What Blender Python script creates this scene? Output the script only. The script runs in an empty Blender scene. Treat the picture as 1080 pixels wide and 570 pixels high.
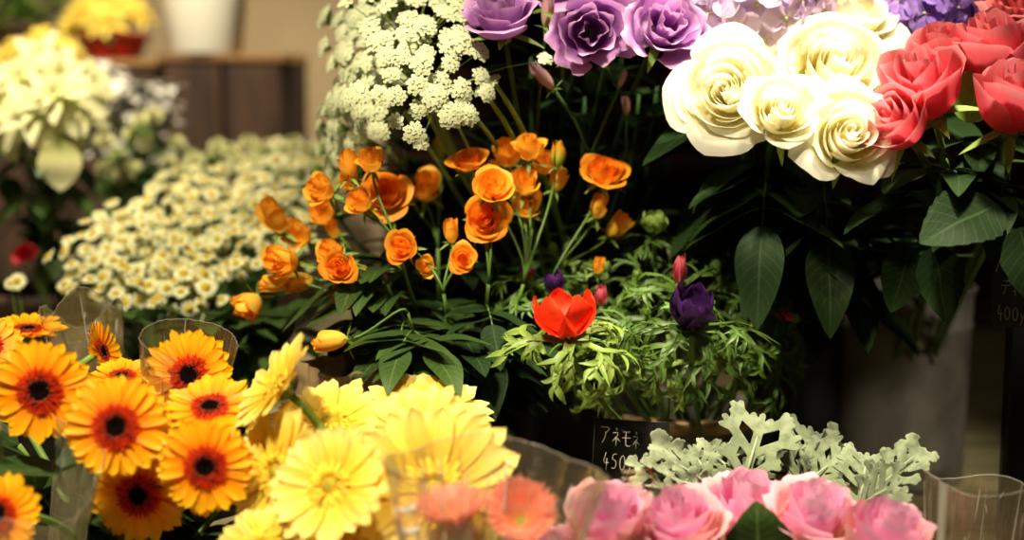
import bpy, math, random
from mathutils import Vector, Matrix, noise

rng = random.Random(11)
PI = math.pi
V = Vector
C = bpy.context.scene.collection

# ------------------------------------------------------------------ camera
FPX = 1500.0
CAM = V((0.0, 0.0, 1.30))
PITCH = math.radians(8.0)
FWD = V((0, math.cos(PITCH), -math.sin(PITCH)))
RIGHT = V((1, 0, 0))
UPC = RIGHT.cross(FWD).normalized()
TOCAM = -FWD
TZ = 0.81                      # table top height


def P(px, py, d):
    """place in the shop seen at photo pixel px,py at depth d metres"""
    return CAM + FWD * d + RIGHT * ((px - 540) / FPX * d) + UPC * ((285 - py) / FPX * d)


def N(r, u, c):
    """direction from right / up / towards-the-viewer amounts"""
    return (V((1, 0, 0)) * r + V((0, 0, 1)) * u + V((0, -1, 0)) * c).normalized()


def S(px, d):
    return px / FPX * d


cam_d = bpy.data.cameras.new('camera')
cam = bpy.data.objects.new('camera', cam_d)
C.objects.link(cam)
cam.location = CAM
cam.rotation_euler = (PI / 2 - PITCH, 0, 0)
cam_d.sensor_width = 36
cam_d.lens = FPX / 1080 * 36
cam_d.clip_start = 0.05
cam_d.dof.use_dof = True
cam_d.dof.focus_distance = 1.25
cam_d.dof.aperture_fstop = 2.1
bpy.context.scene.camera = cam

# ------------------------------------------------------------------ mesh builder


class MB:
    def __init__(s):
        s.v, s.f, s.m, s.a = [], [], [], []

    def patch(s, fn, nu, nv, mat=0, rnd=0.0, closed=False):
        b = len(s.v)
        cols = nu if closed else nu + 1
        for j in range(nv + 1):
            v = j / nv
            for i in range(cols):
                u = i / nu * 2 - 1
                s.v.append(tuple(fn(u, v)))
                s.a.append((v, u * .5 + .5, rnd, 1))
        for j in range(nv):
            for i in range(nu):
                i2 = (i + 1) % cols if closed else i + 1
                s.f.append((b + j * cols + i, b + j * cols + i2, b + (j + 1) * cols + i2, b + (j + 1) * cols + i))
                s.m.append(mat)

    def tube(s, pts, rad, sides=6, mat=0, rnd=0.0, cap=True):
        pts = [V(p) for p in pts]
        n = len(pts)
        if not hasattr(rad, '__len__'):
            rad = [rad] * n
        b = len(s.v)
        t0 = (pts[1] - pts[0]).normalized()
        ref = V((0, 0, 1)) if abs(t0.z) < .9 else V((1, 0, 0))
        x = t0.cross(ref).normalized()
        for i, p in enumerate(pts):
            t = (pts[min(i + 1, n - 1)] - pts[max(i - 1, 0)]).normalized()
            x = (x - t * x.dot(t)).normalized()
            y = t.cross(x)
            for k in range(sides):
                a = k / sides * 2 * PI
                s.v.append(tuple(p + (x * math.cos(a) + y * math.sin(a)) * rad[i]))
                s.a.append((i / (n - 1), k / sides, rnd, 1))
        for i in range(n - 1):
            for k in range(sides):
                k2 = (k + 1) % sides
                s.f.append((b + i * sides + k, b + i * sides + k2, b + (i + 1) * sides + k2, b + (i + 1) * sides + k))
                s.m.append(mat)
        if cap:
            s.f.append(tuple(b + k for k in range(sides))[::-1]); s.m.append(mat)
            s.f.append(tuple(b + (n - 1) * sides + k for k in range(sides))); s.m.append(mat)

    def lathe(s, prof, sides=40, mat=0, center=(0, 0, 0), rnd=0.0):
        b = len(s.v)
        cx, cy, cz = center
        n = len(prof)
        for i, (r, z) in enumerate(prof):
            for k in range(sides):
                a = k / sides * 2 * PI
                s.v.append((cx + r * math.cos(a), cy + r * math.sin(a), cz + z))
                s.a.append((i / max(1, n - 1), k / sides, rnd, 1))
        for i in range(n - 1):
            for k in range(sides):
                k2 = (k + 1) % sides
                s.f.append((b + i * sides + k, b + i * sides + k2, b + (i + 1) * sides + k2, b + (i + 1) * sides + k))
                s.m.append(mat)

    def box(s, lo, hi, mat=0, rnd=0.0, bev=0.0):
        (x0, y0, z0), (x1, y1, z1) = lo, hi
        b = len(s.v)
        e = bev
        if e <= 0:
            pts = [(x, y, z) for z in (z0, z1) for y in (y0, y1) for x in (x0, x1)]
            fs = [(0, 2, 3, 1), (4, 5, 7, 6), (0, 1, 5, 4), (2, 6, 7, 3), (0, 4, 6, 2), (1, 3, 7, 5)]
        else:                                   # chamfered box
            pts, idx = [], {}
            for iz, z in enumerate((z0, z1)):
                for iy, y in enumerate((y0, y1)):
                    for ix, x in enumerate((x0, x1)):
                        sx, sy, sz = (1 - 2 * ix) * e, (1 - 2 * iy) * e, (1 - 2 * iz) * e
                        for ax, p in enumerate(((x, y + sy, z + sz), (x + sx, y, z + sz), (x + sx, y + sy, z))):
                            idx[(ix, iy, iz, ax)] = len(pts)
                            pts.append(p)
            g = lambda *k: idx[k]
            fs = []
            for q in (0, 1):
                fs.append((g(q, 0, 0, 0), g(q, 1, 0, 0), g(q, 1, 1, 0), g(q, 0, 1, 0)))
                fs.append((g(0, q, 0, 1), g(1, q, 0, 1), g(1, q, 1, 1), g(0, q, 1, 1)))
                fs.append((g(0, 0, q, 2), g(1, 0, q, 2), g(1, 1, q, 2), g(0, 1, q, 2)))
            for p in (0, 1):
                for q in (0, 1):
                    fs.append((g(0, p, q, 1), g(1, p, q, 1), g(1, p, q, 2), g(0, p, q, 2)))
                    fs.append((g(p, 0, q, 0), g(p, 1, q, 0), g(p, 1, q, 2), g(p, 0, q, 2)))
                    fs.append((g(p, q, 0, 0), g(p, q, 1, 0), g(p, q, 1, 1), g(p, q, 0, 1)))
                    for w in (0, 1):
                        fs.append((g(p, q, w, 0), g(p, q, w, 1), g(p, q, w, 2)))
        s.v += pts
        s.a += [(0.5, 0.5, rnd, 1)] * len(pts)
        for f in fs:
            s.f.append(tuple(b + i for i in f)); s.m.append(mat)

    def ball(s, c, r, nu=10, nv=6, mat=0, rnd=0.0, sq=(1, 1, 1)):
        c = V(c)

        def fn(u, v):
            a, t = u * PI, v * PI
            return c + V((math.cos(a) * math.sin(t) * r * sq[0], math.sin(a) * math.sin(t) * r * sq[1], -math.cos(t) * r * sq[2]))
        s.patch(fn, nu, nv, mat, rnd, closed=True)

    def xform(s, M, start=0):
        for i in range(start, len(s.v)):
            s.v[i] = tuple(M @ V(s.v[i]))

    def mesh(s, name, mats, smooth=True):
        me = bpy.data.meshes.new(name)
        me.from_pydata(s.v, [], s.f)
        for m in (mats if isinstance(mats, (list, tuple)) else [mats]):
            me.materials.append(m)
        me.polygons.foreach_set('material_index', s.m)
        me.polygons.foreach_set('use_smooth', [smooth] * len(s.f))
        at = me.attributes.new('pt', 'FLOAT_COLOR', 'POINT')
        at.data.foreach_set('color', [x for a in s.a for x in a])
        me.update()
        return me


def thing(name, label, cat, loc, group=None):
    o = bpy.data.objects.new(name, None)
    o.empty_display_size = 0.02
    o.location = loc
    o['label'] = label
    o['category'] = cat
    if group:
        o['group'] = group
    C.objects.link(o)
    return o


def part(name, me, parent, M=None, sub=False, label=None):
    """M is the world matrix of a part of a thing; sub-parts share their part's own frame"""
    if isinstance(me, tuple):
        me = me[0].mesh(name, me[1])
    o = bpy.data.objects.new(name, me)
    C.objects.link(o)
    o.parent = parent
    if sub:
        o.matrix_basis = M if M is not None else Matrix.Identity(4)
    else:
        o.matrix_basis = Matrix.Translation(-parent.location) @ (M if M is not None else Matrix.Identity(4))
    if label:
        o['label'] = label
    return o


def solo(name, me, label, cat, group=None, kind=None):
    o = bpy.data.objects.new(name, me)
    C.objects.link(o)
    if label:
        o['label'] = label
        o['category'] = cat
    if group:
        o['group'] = group
    if kind:
        o['kind'] = kind
    return o


def frame(c, n, roll=0.0, s=1.0):
    n = n.normalized()
    q = n.to_track_quat('Z', 'Y')
    return Matrix.Translation(c) @ q.to_matrix().to_4x4() @ Matrix.Rotation(roll, 4, 'Z') @ Matrix.Scale(s, 4)


def bez(a, b, c, d, n):
    out = []
    for i in range(n + 1):
        t = i / n
        out.append(a * (1 - t) ** 3 + b * 3 * t * (1 - t) ** 2 + c * 3 * t * t * (1 - t) + d * t ** 3)
    return out


def stem_path(base, tip, n, k=0.4, seg=12):
    """stem from the bucket, arriving at the bloom's base along -n"""
    L = (tip - base).length
    return bez(base, base + V((0, 0, 1)) * L * k, tip - n * L * k * .8, tip, seg)


# ------------------------------------------------------------------ materials
def lin(h):
    h = h.lstrip('#')
    o = []
    for i in (0, 2, 4):
        c = int(h[i:i + 2], 16) / 255
        o.append(c / 12.92 if c <= .04045 else ((c + .055) / 1.055) ** 2.4)
    return (o[0], o[1], o[2], 1)


def new_mat(name):
    m = bpy.data.materials.new(name)
    m.use_nodes = True
    nt = m.node_tree
    nt.nodes.clear()
    out = nt.nodes.new('ShaderNodeOutputMaterial')
    return m, nt, out


def ramp(nt, fac, stops, interp='LINEAR'):
    r = nt.nodes.new('ShaderNodeValToRGB')
    r.color_ramp.interpolation = interp
    el = r.color_ramp.elements
    el[0].position, el[0].color = stops[0]
    el[1].position, el[1].color = stops[1]
    for p, c in stops[2:]:
        e = el.new(p)
        e.color = c
    nt.links.new(fac, r.inputs[0])
    return r.outputs[0]


def math_n(nt, op, a, b=None):
    m = nt.nodes.new('ShaderNodeMath')
    m.operation = op
    for i, x in enumerate((a, b)):
        if x is None:
            continue
        if isinstance(x, (int, float)):
            m.inputs[i].default_value = x
        else:
            nt.links.new(x, m.inputs[i])
    return m.outputs[0]


def mixc(nt, fac, a, b, mode='MIX'):
    m = nt.nodes.new('ShaderNodeMix')
    m.data_type = 'RGBA'
    m.blend_type = mode
    for s, x in ((m.inputs[0], fac), (m.inputs[6], a), (m.inputs[7], b)):
        if isinstance(x, (int, float, tuple)):
            s.default_value = x
        else:
            nt.links.new(x, s)
    return m.outputs[2]


def organic(name, stops, tr=.3, rough=.5, streak=.12, vary=.15, vein=None, spec=.3, noise_c=None, nscale=60, bump=.15, sheen=0.0):
    """petal / leaf material: colour along its length from the stored length coordinate, fine streaks, thin translucency"""
    m, nt, out = new_mat(name)
    L = nt.links.new
    at = nt.nodes.new('ShaderNodeAttribute')
    at.attribute_name = 'pt'
    sp = nt.nodes.new('ShaderNodeSeparateColor')
    L(at.outputs['Color'], sp.inputs[0])
    t, u, r = sp.outputs[0], sp.outputs[1], sp.outputs[2]
    col = ramp(nt, t, [(p, lin(c)) for p, c in stops])
    cb = nt.nodes.new('ShaderNodeCombineXYZ')
    L(math_n(nt, 'MULTIPLY', u, 9.0), cb.inputs[0])
    L(math_n(nt, 'MULTIPLY', t, 1.6), cb.inputs[1])
    L(math_n(nt, 'MULTIPLY', r, 37.0), cb.inputs[2])
    nz = nt.nodes.new('ShaderNodeTexNoise')
    nz.inputs['Scale'].default_value = 1.5
    nz.inputs['Detail'].default_value = 3
    L(cb.outputs[0], nz.inputs['Vector'])
    sv = math_n(nt, 'MULTIPLY', math_n(nt, 'SUBTRACT', nz.outputs[0], .5), streak * 4)
    rv = math_n(nt, 'MULTIPLY', math_n(nt, 'SUBTRACT', r, .5), vary * 2)
    val = math_n(nt, 'ADD', math_n(nt, 'ADD', sv, rv), 1.0)
    hs = nt.nodes.new('ShaderNodeHueSaturation')
    L(col, hs.inputs['Color'])
    L(val, hs.inputs['Value'])
    col = hs.outputs[0]
    if noise_c:
        tc = nt.nodes.new('ShaderNodeTexCoord')
        n2 = nt.nodes.new('ShaderNodeTexNoise')
        n2.inputs['Scale'].default_value = nscale
        L(tc.outputs['Object'], n2.inputs['Vector'])
        col = mixc(nt, math_n(nt, 'MULTIPLY', ramp(nt, n2.outputs[0], [(.42, (0, 0, 0, 1)), (.65, (1, 1, 1, 1))]), .7), col, lin(noise_c))
    if vein:
        d = math_n(nt, 'ABSOLUTE', math_n(nt, 'SUBTRACT', u, .5))
        mid = math_n(nt, 'LESS_THAN', d, .022)
        w = math_n(nt, 'SINE', math_n(nt, 'MULTIPLY', math_n(nt, 'SUBTRACT', t, math_n(nt, 'MULTIPLY', d, .45)), 55.0))
        lat = math_n(nt, 'MULTIPLY', math_n(nt, 'GREATER_THAN', w, .93), .45)
        col = mixc(nt, math_n(nt, 'MAXIMUM', math_n(nt, 'MULTIPLY', mid, .8), lat), col, lin(vein))
    bs = nt.nodes.new('ShaderNodeBsdfPrincipled')
    L(col, bs.inputs['Base Color'])
    bs.inputs['Roughness'].default_value = rough
    bs.inputs['Specular IOR Level'].default_value = spec
    if sheen:
        bs.inputs['Sheen Weight'].default_value = sheen
    if bump:
        bp = nt.nodes.new('ShaderNodeBump')
        bp.inputs['Strength'].default_value = bump
        bp.inputs['Distance'].default_value = .004
        L(nz.outputs[0], bp.inputs['Height'])
        L(bp.outputs[0], bs.inputs['Normal'])
    tl = nt.nodes.new('ShaderNodeBsdfTranslucent')
    L(col, tl.inputs[0])
    mx = nt.nodes.new('ShaderNodeMixShader')
    mx.inputs[0].default_value = tr
    L(bs.outputs[0], mx.inputs[1])
    L(tl.outputs[0], mx.inputs[2])
    L(mx.outputs[0], out.inputs[0])
    return m


def solid(name, col, rough=.5, metal=0.0, col2=None, scale=20, stretch=(1, 1, 1), detail=4, bump=0.0, spec=.4, lo=.35, hi=.65, bdist=.003):
    m, nt, out = new_mat(name)
    L = nt.links.new
    bs = nt.nodes.new('ShaderNodeBsdfPrincipled')
    bs.inputs['Base Color'].default_value = lin(col)
    bs.inputs['Roughness'].default_value = rough
    bs.inputs['Metallic'].default_value = metal
    bs.inputs['Specular IOR Level'].default_value = spec
    if col2:
        tc = nt.nodes.new('ShaderNodeTexCoord')
        mp = nt.nodes.new('ShaderNodeMapping')
        mp.inputs['Scale'].default_value = stretch
        L(tc.outputs['Object'], mp.inputs[0])
        nz = nt.nodes.new('ShaderNodeTexNoise')
        nz.inputs['Scale'].default_value = scale
        nz.inputs['Detail'].default_value = detail
        L(mp.outputs[0], nz.inputs['Vector'])
        L(ramp(nt, nz.outputs[0], [(lo, lin(col)), (hi, lin(col2))]), bs.inputs['Base Color'])
        if bump:
            bp = nt.nodes.new('ShaderNodeBump')
            bp.inputs['Strength'].default_value = bump
            bp.inputs['Distance'].default_value = bdist
            L(nz.outputs[0], bp.inputs['Height'])
            L(bp.outputs[0], bs.inputs['Normal'])
    L(bs.outputs[0], out.inputs[0])
    return m


def wood(name, c1, c2, axis, scale=6, rough=.65):
    st = [14, 14, 14]
    st[axis] = 1.0
    return solid(name, c1, rough, 0, c2, scale, tuple(st), 6, .3)


def film(name, tint, haze, gloss=.16, scale=22, strength=.35):
    """crinkled clear wrapping film"""
    m, nt, out = new_mat(name)
    L = nt.links.new
    tc = nt.nodes.new('ShaderNodeTexCoord')
    nz = nt.nodes.new('ShaderNodeTexNoise')
    nz.inputs['Scale'].default_value = scale
    nz.inputs['Detail'].default_value = 3
    nz.inputs['Distortion'].default_value = .6
    at = nt.nodes.new('ShaderNodeAttribute')
    at.attribute_name = 'pt'
    mp = nt.nodes.new('ShaderNodeMapping')
    mp.inputs['Scale'].default_value = (.09, 1.6, 1)
    L(at.outputs['Color'], mp.inputs[0])
    L(mp.outputs[0], nz.inputs['Vector'])
    bp = nt.nodes.new('ShaderNodeBump')
    bp.inputs['Strength'].default_value = strength
    bp.inputs['Distance'].default_value = .02
    L(nz.outputs[0], bp.inputs['Height'])
    tp = nt.nodes.new('ShaderNodeBsdfTransparent')
    tp.inputs[0].default_value = (.97, .97, .95, 1)
    df = nt.nodes.new('ShaderNodeBsdfTranslucent')
    df.inputs[0].default_value = lin(tint)
    d2 = nt.nodes.new('ShaderNodeBsdfDiffuse')
    d2.inputs[0].default_value = lin(tint)
    m0 = nt.nodes.new('ShaderNodeMixShader')
    m0.inputs[0].default_value = .5
    L(df.outputs[0], m0.inputs[1]); L(d2.outputs[0], m0.inputs[2])
    m1 = nt.nodes.new('ShaderNodeMixShader')
    m1.inputs[0].default_value = haze
    L(tp.outputs[0], m1.inputs[1]); L(m0.outputs[0], m1.inputs[2])
    gl = nt.nodes.new('ShaderNodeBsdfGlossy')
    gl.inputs['Roughness'].default_value = .12
    L(bp.outputs[0], gl.inputs['Normal'])
    lw = nt.nodes.new('ShaderNodeLayerWeight')
    lw.inputs[0].default_value = .25
    L(bp.outputs[0], lw.inputs['Normal'])
    fac = math_n(nt, 'MINIMUM', math_n(nt, 'ADD', math_n(nt, 'MULTIPLY', lw.outputs[0], .5), gloss * .4), .6)
    m2 = nt.nodes.new('ShaderNodeMixShader')
    L(fac, m2.inputs[0])
    L(m1.outputs[0], m2.inputs[1]); L(gl.outputs[0], m2.inputs[2])
    L(m2.outputs[0], out.inputs[0])
    return m


M = {}
# gerbera
M['g_or'] = organic('gerbera_orange', [(0, '#e04a08'), (.3, '#f47c08'), (.45, '#fda008'), (.65, '#ffb60c'), (1, '#ffc514')], .34, .5, .06, .10, bump=.05)
M['g_or_in'] = organic('gerbera_red_florets', [(0, '#140302'), (.35, '#380704'), (.62, '#981606'), (1, '#d83c0a')], .15, .7, .1, .2, spec=.1)
M['g_disc'] = organic('gerbera_dark_disc', [(0, '#0c0302'), (.6, '#120403'), (.85, '#200805'), (1, '#3a120a')], 0, .9, .1, .3, noise_c='#060201', nscale=600, bump=.4, spec=.05)
M['g_dot'] = organic('gerbera_pollen_tips', [(0, '#200a06'), (1, '#8a5a38')], 0, .7)
M['g_ye'] = organic('gerbera_yellow', [(0, '#e2b012'), (.3, '#ebc632'), (.6, '#efd350'), (1, '#f4e084')], .34, .5, .07, .16, bump=.06)
M['g_ye_in'] = organic('gerbera_yellow_florets', [(0, '#dfae10'), (1, '#f7d640')], .25, .6, .1, .2)
M['g_ye_disc'] = organic('gerbera_yellow_disc', [(0, '#b8a020'), (1, '#e4be28')], 0, .8, .2, .3, noise_c='#8f8a1c', nscale=500, bump=.6)
M['g_sa'] = organic('gerbera_salmon', [(0, '#f0b860'), (.15, '#f0935e'), (.6, '#ee7f60'), (1, '#f0a088')], .3, .5, .10, .15)
M['g_sa_disc'] = organic('gerbera_green_disc', [(0, '#9fae34'), (1, '#e0c44a')], 0, .8, .2, .3, noise_c='#7d9a2a', nscale=500, bump=.6)
# roses
M['r_wh'] = organic('rose_ivory', [(0, '#f2ea9c'), (.35, '#f6f1c8'), (.8, '#f8f4dc'), (1, '#f9f6e6')], .48, .5, .02, .02, bump=.03)  # yellow petal bases put the glowing shade inside the bloom into the colour
M['r_co'] = organic('rose_coral', [(0, '#b42436'), (.5, '#d84658'), (.82, '#e86e7a'), (1, '#f2a0a6')], .3, .5, .05, .16, bump=.05)  # pale edges and deep red bases paint in highlight and shade
M['r_pk'] = organic('rose_pink', [(0, '#f0bcb0'), (.3, '#e99ab8'), (.8, '#eaa6cc'), (1, '#f2c8dc')], .36, .5, .04, .10, bump=.05)
M['r_pk_out'] = organic('rose_peach_outer', [(0, '#ead29c'), (.4, '#f0baac'), (1, '#f0b4c0')], .36, .5, .04, .08, bump=.05)
M['r_or'] = organic('spray_rose_orange', [(0, '#fcd248'), (.35, '#fdc23e'), (.75, '#fcb030'), (1, '#fb961c')], .40, .5, .05, .14, bump=.05)
M['r_or_y'] = organic('spray_rose_amber', [(0, '#f8de64'), (.4, '#fdd452'), (.8, '#fdc844'), (1, '#fcae2a')], .40, .5, .05, .14, bump=.05)
M['r_green'] = organic('rosebud_green', [(0, '#6c8a2c'), (.6, '#b6b43a'), (1, '#e8a028')], .2, .5, .1, .1)
M['lis'] = organic('lisianthus_purple', [(0, '#a08a78'), (.15, '#8e4a96'), (.5, '#a866b4'), (.85, '#c890ca'), (1, '#dcaed2')], .3, .5, .06, .12)
M['lis_bud'] = organic('lisianthus_bud', [(0, '#9ca060'), (.4, '#d0a894'), (1, '#c894a8')], .25, .5, .1, .1)
M['hyd_p'] = organic('hydrangea_lilac', [(0, '#dcd4b0'), (.15, '#dcc0e2'), (.7, '#e2cbec'), (1, '#e8d6f0')], .3, .5, .04, .10)
M['hyd_v'] = organic('hydrangea_violet', [(0, '#8a6ab0'), (.5, '#8a66bc'), (1, '#a384cf')], .25, .5, .08, .18)
M['carn'] = organic('carnation_coral', [(0, '#c03848'), (1, '#ea8080')], .25, .5, .1, .15)
# anemones
M['an_red'] = organic('anemone_red', [(0, '#f08050'), (.2, '#ee3818'), (1, '#f2421e')], .35, .45, .1, .08)
M['an_pur'] = organic('anemone_purple', [(0, '#4a2a58'), (.5, '#351848'), (1, '#4c2464')], .2, .4, .15, .2)
M['an_pink'] = organic('anemone_pink', [(0, '#c86a70'), (.5, '#c8425a'), (1, '#d86a78')], .25, .45, .12, .2)
M['an_green'] = organic('anemone_green_bud', [(0, '#7aa048'), (1, '#a8c060')], .3, .5, .1, .2)
M['an_leaf'] = organic('anemone_leaf', [(0, '#566f26'), (.5, '#486626'), (1, '#627e32')], .3, .42, .14, .35, spec=.4)
M['an_leaf_l'] = organic('anemone_leaf_pale', [(0, '#8a9c44'), (.5, '#76903c'), (1, '#88a04a')], .32, .42, .14, .35, spec=.4)
# daisies and others
M['daisy'] = organic('daisy_white', [(0, '#d2d08e'), (1, '#e6e4bc')], .25, .6, .04, .12)
M['daisy_c'] = organic('daisy_centre', [(0, '#c09a18'), (1, '#dcc238')], 0, .8, .1, .2)
M['mum'] = organic('mum_cream', [(0, '#b8b870'), (1, '#e0dca8')], .25, .6, .05, .15)
M['lace'] = organic('lace_floret', [(0, '#bcc878'), (.4, '#d8dcae'), (1, '#e2e4c6')], .2, .7, .03, .12)
M['lace_s'] = organic('lace_ray', [(0, '#84a444'), (1, '#b2c878')], .3, .5)
M['brct'] = organic('poinsettia_cream', [(0, '#b4bf66'), (.4, '#dcd898'), (1, '#e8e4b6')], .3, .5, .04, .14)
M['brct_y'] = organic('bract_yellow', [(0, '#e0bc38'), (1, '#f4dc68')], .3, .5, .05, .15)
M['red'] = organic('bloom_red', [(0, '#7a0a10'), (1, '#b8141c')], .2, .5)
# greens
M['stem'] = organic('stem_green', [(0, '#4a6a28'), (1, '#6c8f3a')], .1, .45, .06, .15, spec=.4)
M['stem_l'] = organic('stem_pale', [(0, '#5f8a34'), (1, '#8fb24e')], .15, .45, .06, .15)
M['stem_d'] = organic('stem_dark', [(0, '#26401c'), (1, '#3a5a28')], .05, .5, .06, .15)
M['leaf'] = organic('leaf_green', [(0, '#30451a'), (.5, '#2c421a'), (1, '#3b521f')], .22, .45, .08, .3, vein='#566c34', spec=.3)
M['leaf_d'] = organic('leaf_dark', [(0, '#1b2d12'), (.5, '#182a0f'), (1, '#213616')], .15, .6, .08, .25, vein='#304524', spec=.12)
M['leaf_l'] = organic('leaf_light', [(0, '#6f9438'), (.5, '#7ba53f'), (1, '#9ab83c')], .35, .45, .1, .25, vein='#a9c470')
M['feather'] = organic('feathery_green', [(0, '#3c6a2c'), (1, '#5a8a3a')], .3, .5, .1, .3)
M['sepal'] = organic('sepal_green', [(0, '#688c3a'), (1, '#96ae52')], .25, .5, .1, .2)
M['dusty'] = organic('dusty_miller_felt', [(0, '#5e674a'), (.5, '#6c7659'), (1, '#868e72')], .12, .9, .08, .2, spec=.1, sheen=.3, noise_c='#545e42', nscale=120)
M['dusty_s'] = organic('dusty_miller_stem', [(0, '#7e8768'), (1, '#949c7c')], .05, .9, .05, .1, spec=.1, sheen=.3)
M['silver'] = organic('silver_leaf', [(0, '#a8a498'), (1, '#cfcabf')], .15, .8, .05, .25)
# hard things
M['zinc'] = solid('galvanised_zinc', '#5d5851', .5, .3, '#7d776d', 26, (1, 1, .6), 5, .12)
M['zinc_rust'] = solid('tarnished_zinc', '#7a6244', .5, .7, '#a58a5e', 18, (1, 1, 3), 5, .12)
M['black'] = solid('black_plastic', '#0d0c0b', .55)
M['board'] = solid('chalkboard', '#15120f', .75, 0, '#1f1b17', 40)
M['chalk'] = solid('chalk', '#948a7a', .9)
M['table'] = wood('table_wood', '#6f6446', '#a49a74', 0, 5)
M['crate'] = wood('crate_wood', '#1c1007', '#3a2411', 2, 5, .9)
M['crate2'] = wood('crate_wood_tan', '#5e4022', '#86602f', 0, 5)
M['shelf'] = wood('shelf_wood', '#2c1c10', '#6b4726', 0, 4)
M['wall'] = solid('wall_plaster', '#8f7c5e', .85, 0, '#9c8867', 3)
M['wall_d'] = solid('wall_shadow_side', '#2b2119', .85, 0, '#33271d', 3)
M['floor'] = solid('floor_concrete', '#4c443a', .8, 0, '#5a5146', 5)
M['enamel'] = solid('white_enamel', '#dcd6c4', .35)
M['redpot'] = solid('red_glazed', '#8c0f0c', .35, 0, '#a5160f', 6)
M['brownpot'] = solid('brown_pot', '#3a2616', .6, 0, '#4a3220', 8)
M['greypot'] = solid('grey_pot', '#a59c8f', .7, 0, '#b8afa2', 8)
M['kraft'] = solid('kraft_paper', '#7d6442', .8, 0, '#a58a60', 30, (1, 1, 1), 5, .3)
M['film'] = film('clear_film', '#e8e0c8', .06)
M['film_y'] = film('tinted_film', '#c8b070', .16)
M['film_h'] = film('hazy_film', '#d8c8a0', .07, .3)
M['film_r'] = film('tan_film', '#c0a878', .12, .3)
M['band'] = film('film_white_band', '#dfe3cf', .55, .1)
M['glint'] = film('film_glint', '#efe8d8', .45, .5)
M['ink'] = solid('white_print', '#efe6da', .7)
M['gold'] = solid('gold_print', '#c2a678', .5)
M['sticker'] = solid('red_print', '#a03a2c', .6)

# ------------------------------------------------------------------ botanical builders


def leaf(mb, base, d, up, L, W, droop=.25, fold=.25, serr=0.0, mat=0, nv=10, nu=4, rnd=None, twist=0.0, prof=.8):
    d = d.normalized()
    side = d.cross(up).normalized()
    up = side.cross(d).normalized()
    r = rng.random() if rnd is None else rnd

    def fn(u, v):
        w = W * .5 * (max(0.0, math.sin(PI * v ** prof)) ** .75) * (1 - .25 * v)
        if serr and abs(u) > .9:
            w *= 1 + serr * (((v * 16) % 1) - .5)
        a = twist * v
        s2 = side * math.cos(a) + up * math.sin(a)
        return base + d * (L * v) - up * (droop * L * v * v) + s2 * (u * w) + up * (abs(u) * w * fold + math.sin(v * 9 + r * 9) * W * .02)
    mb.patch(fn, nu, nv, mat, r)


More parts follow.
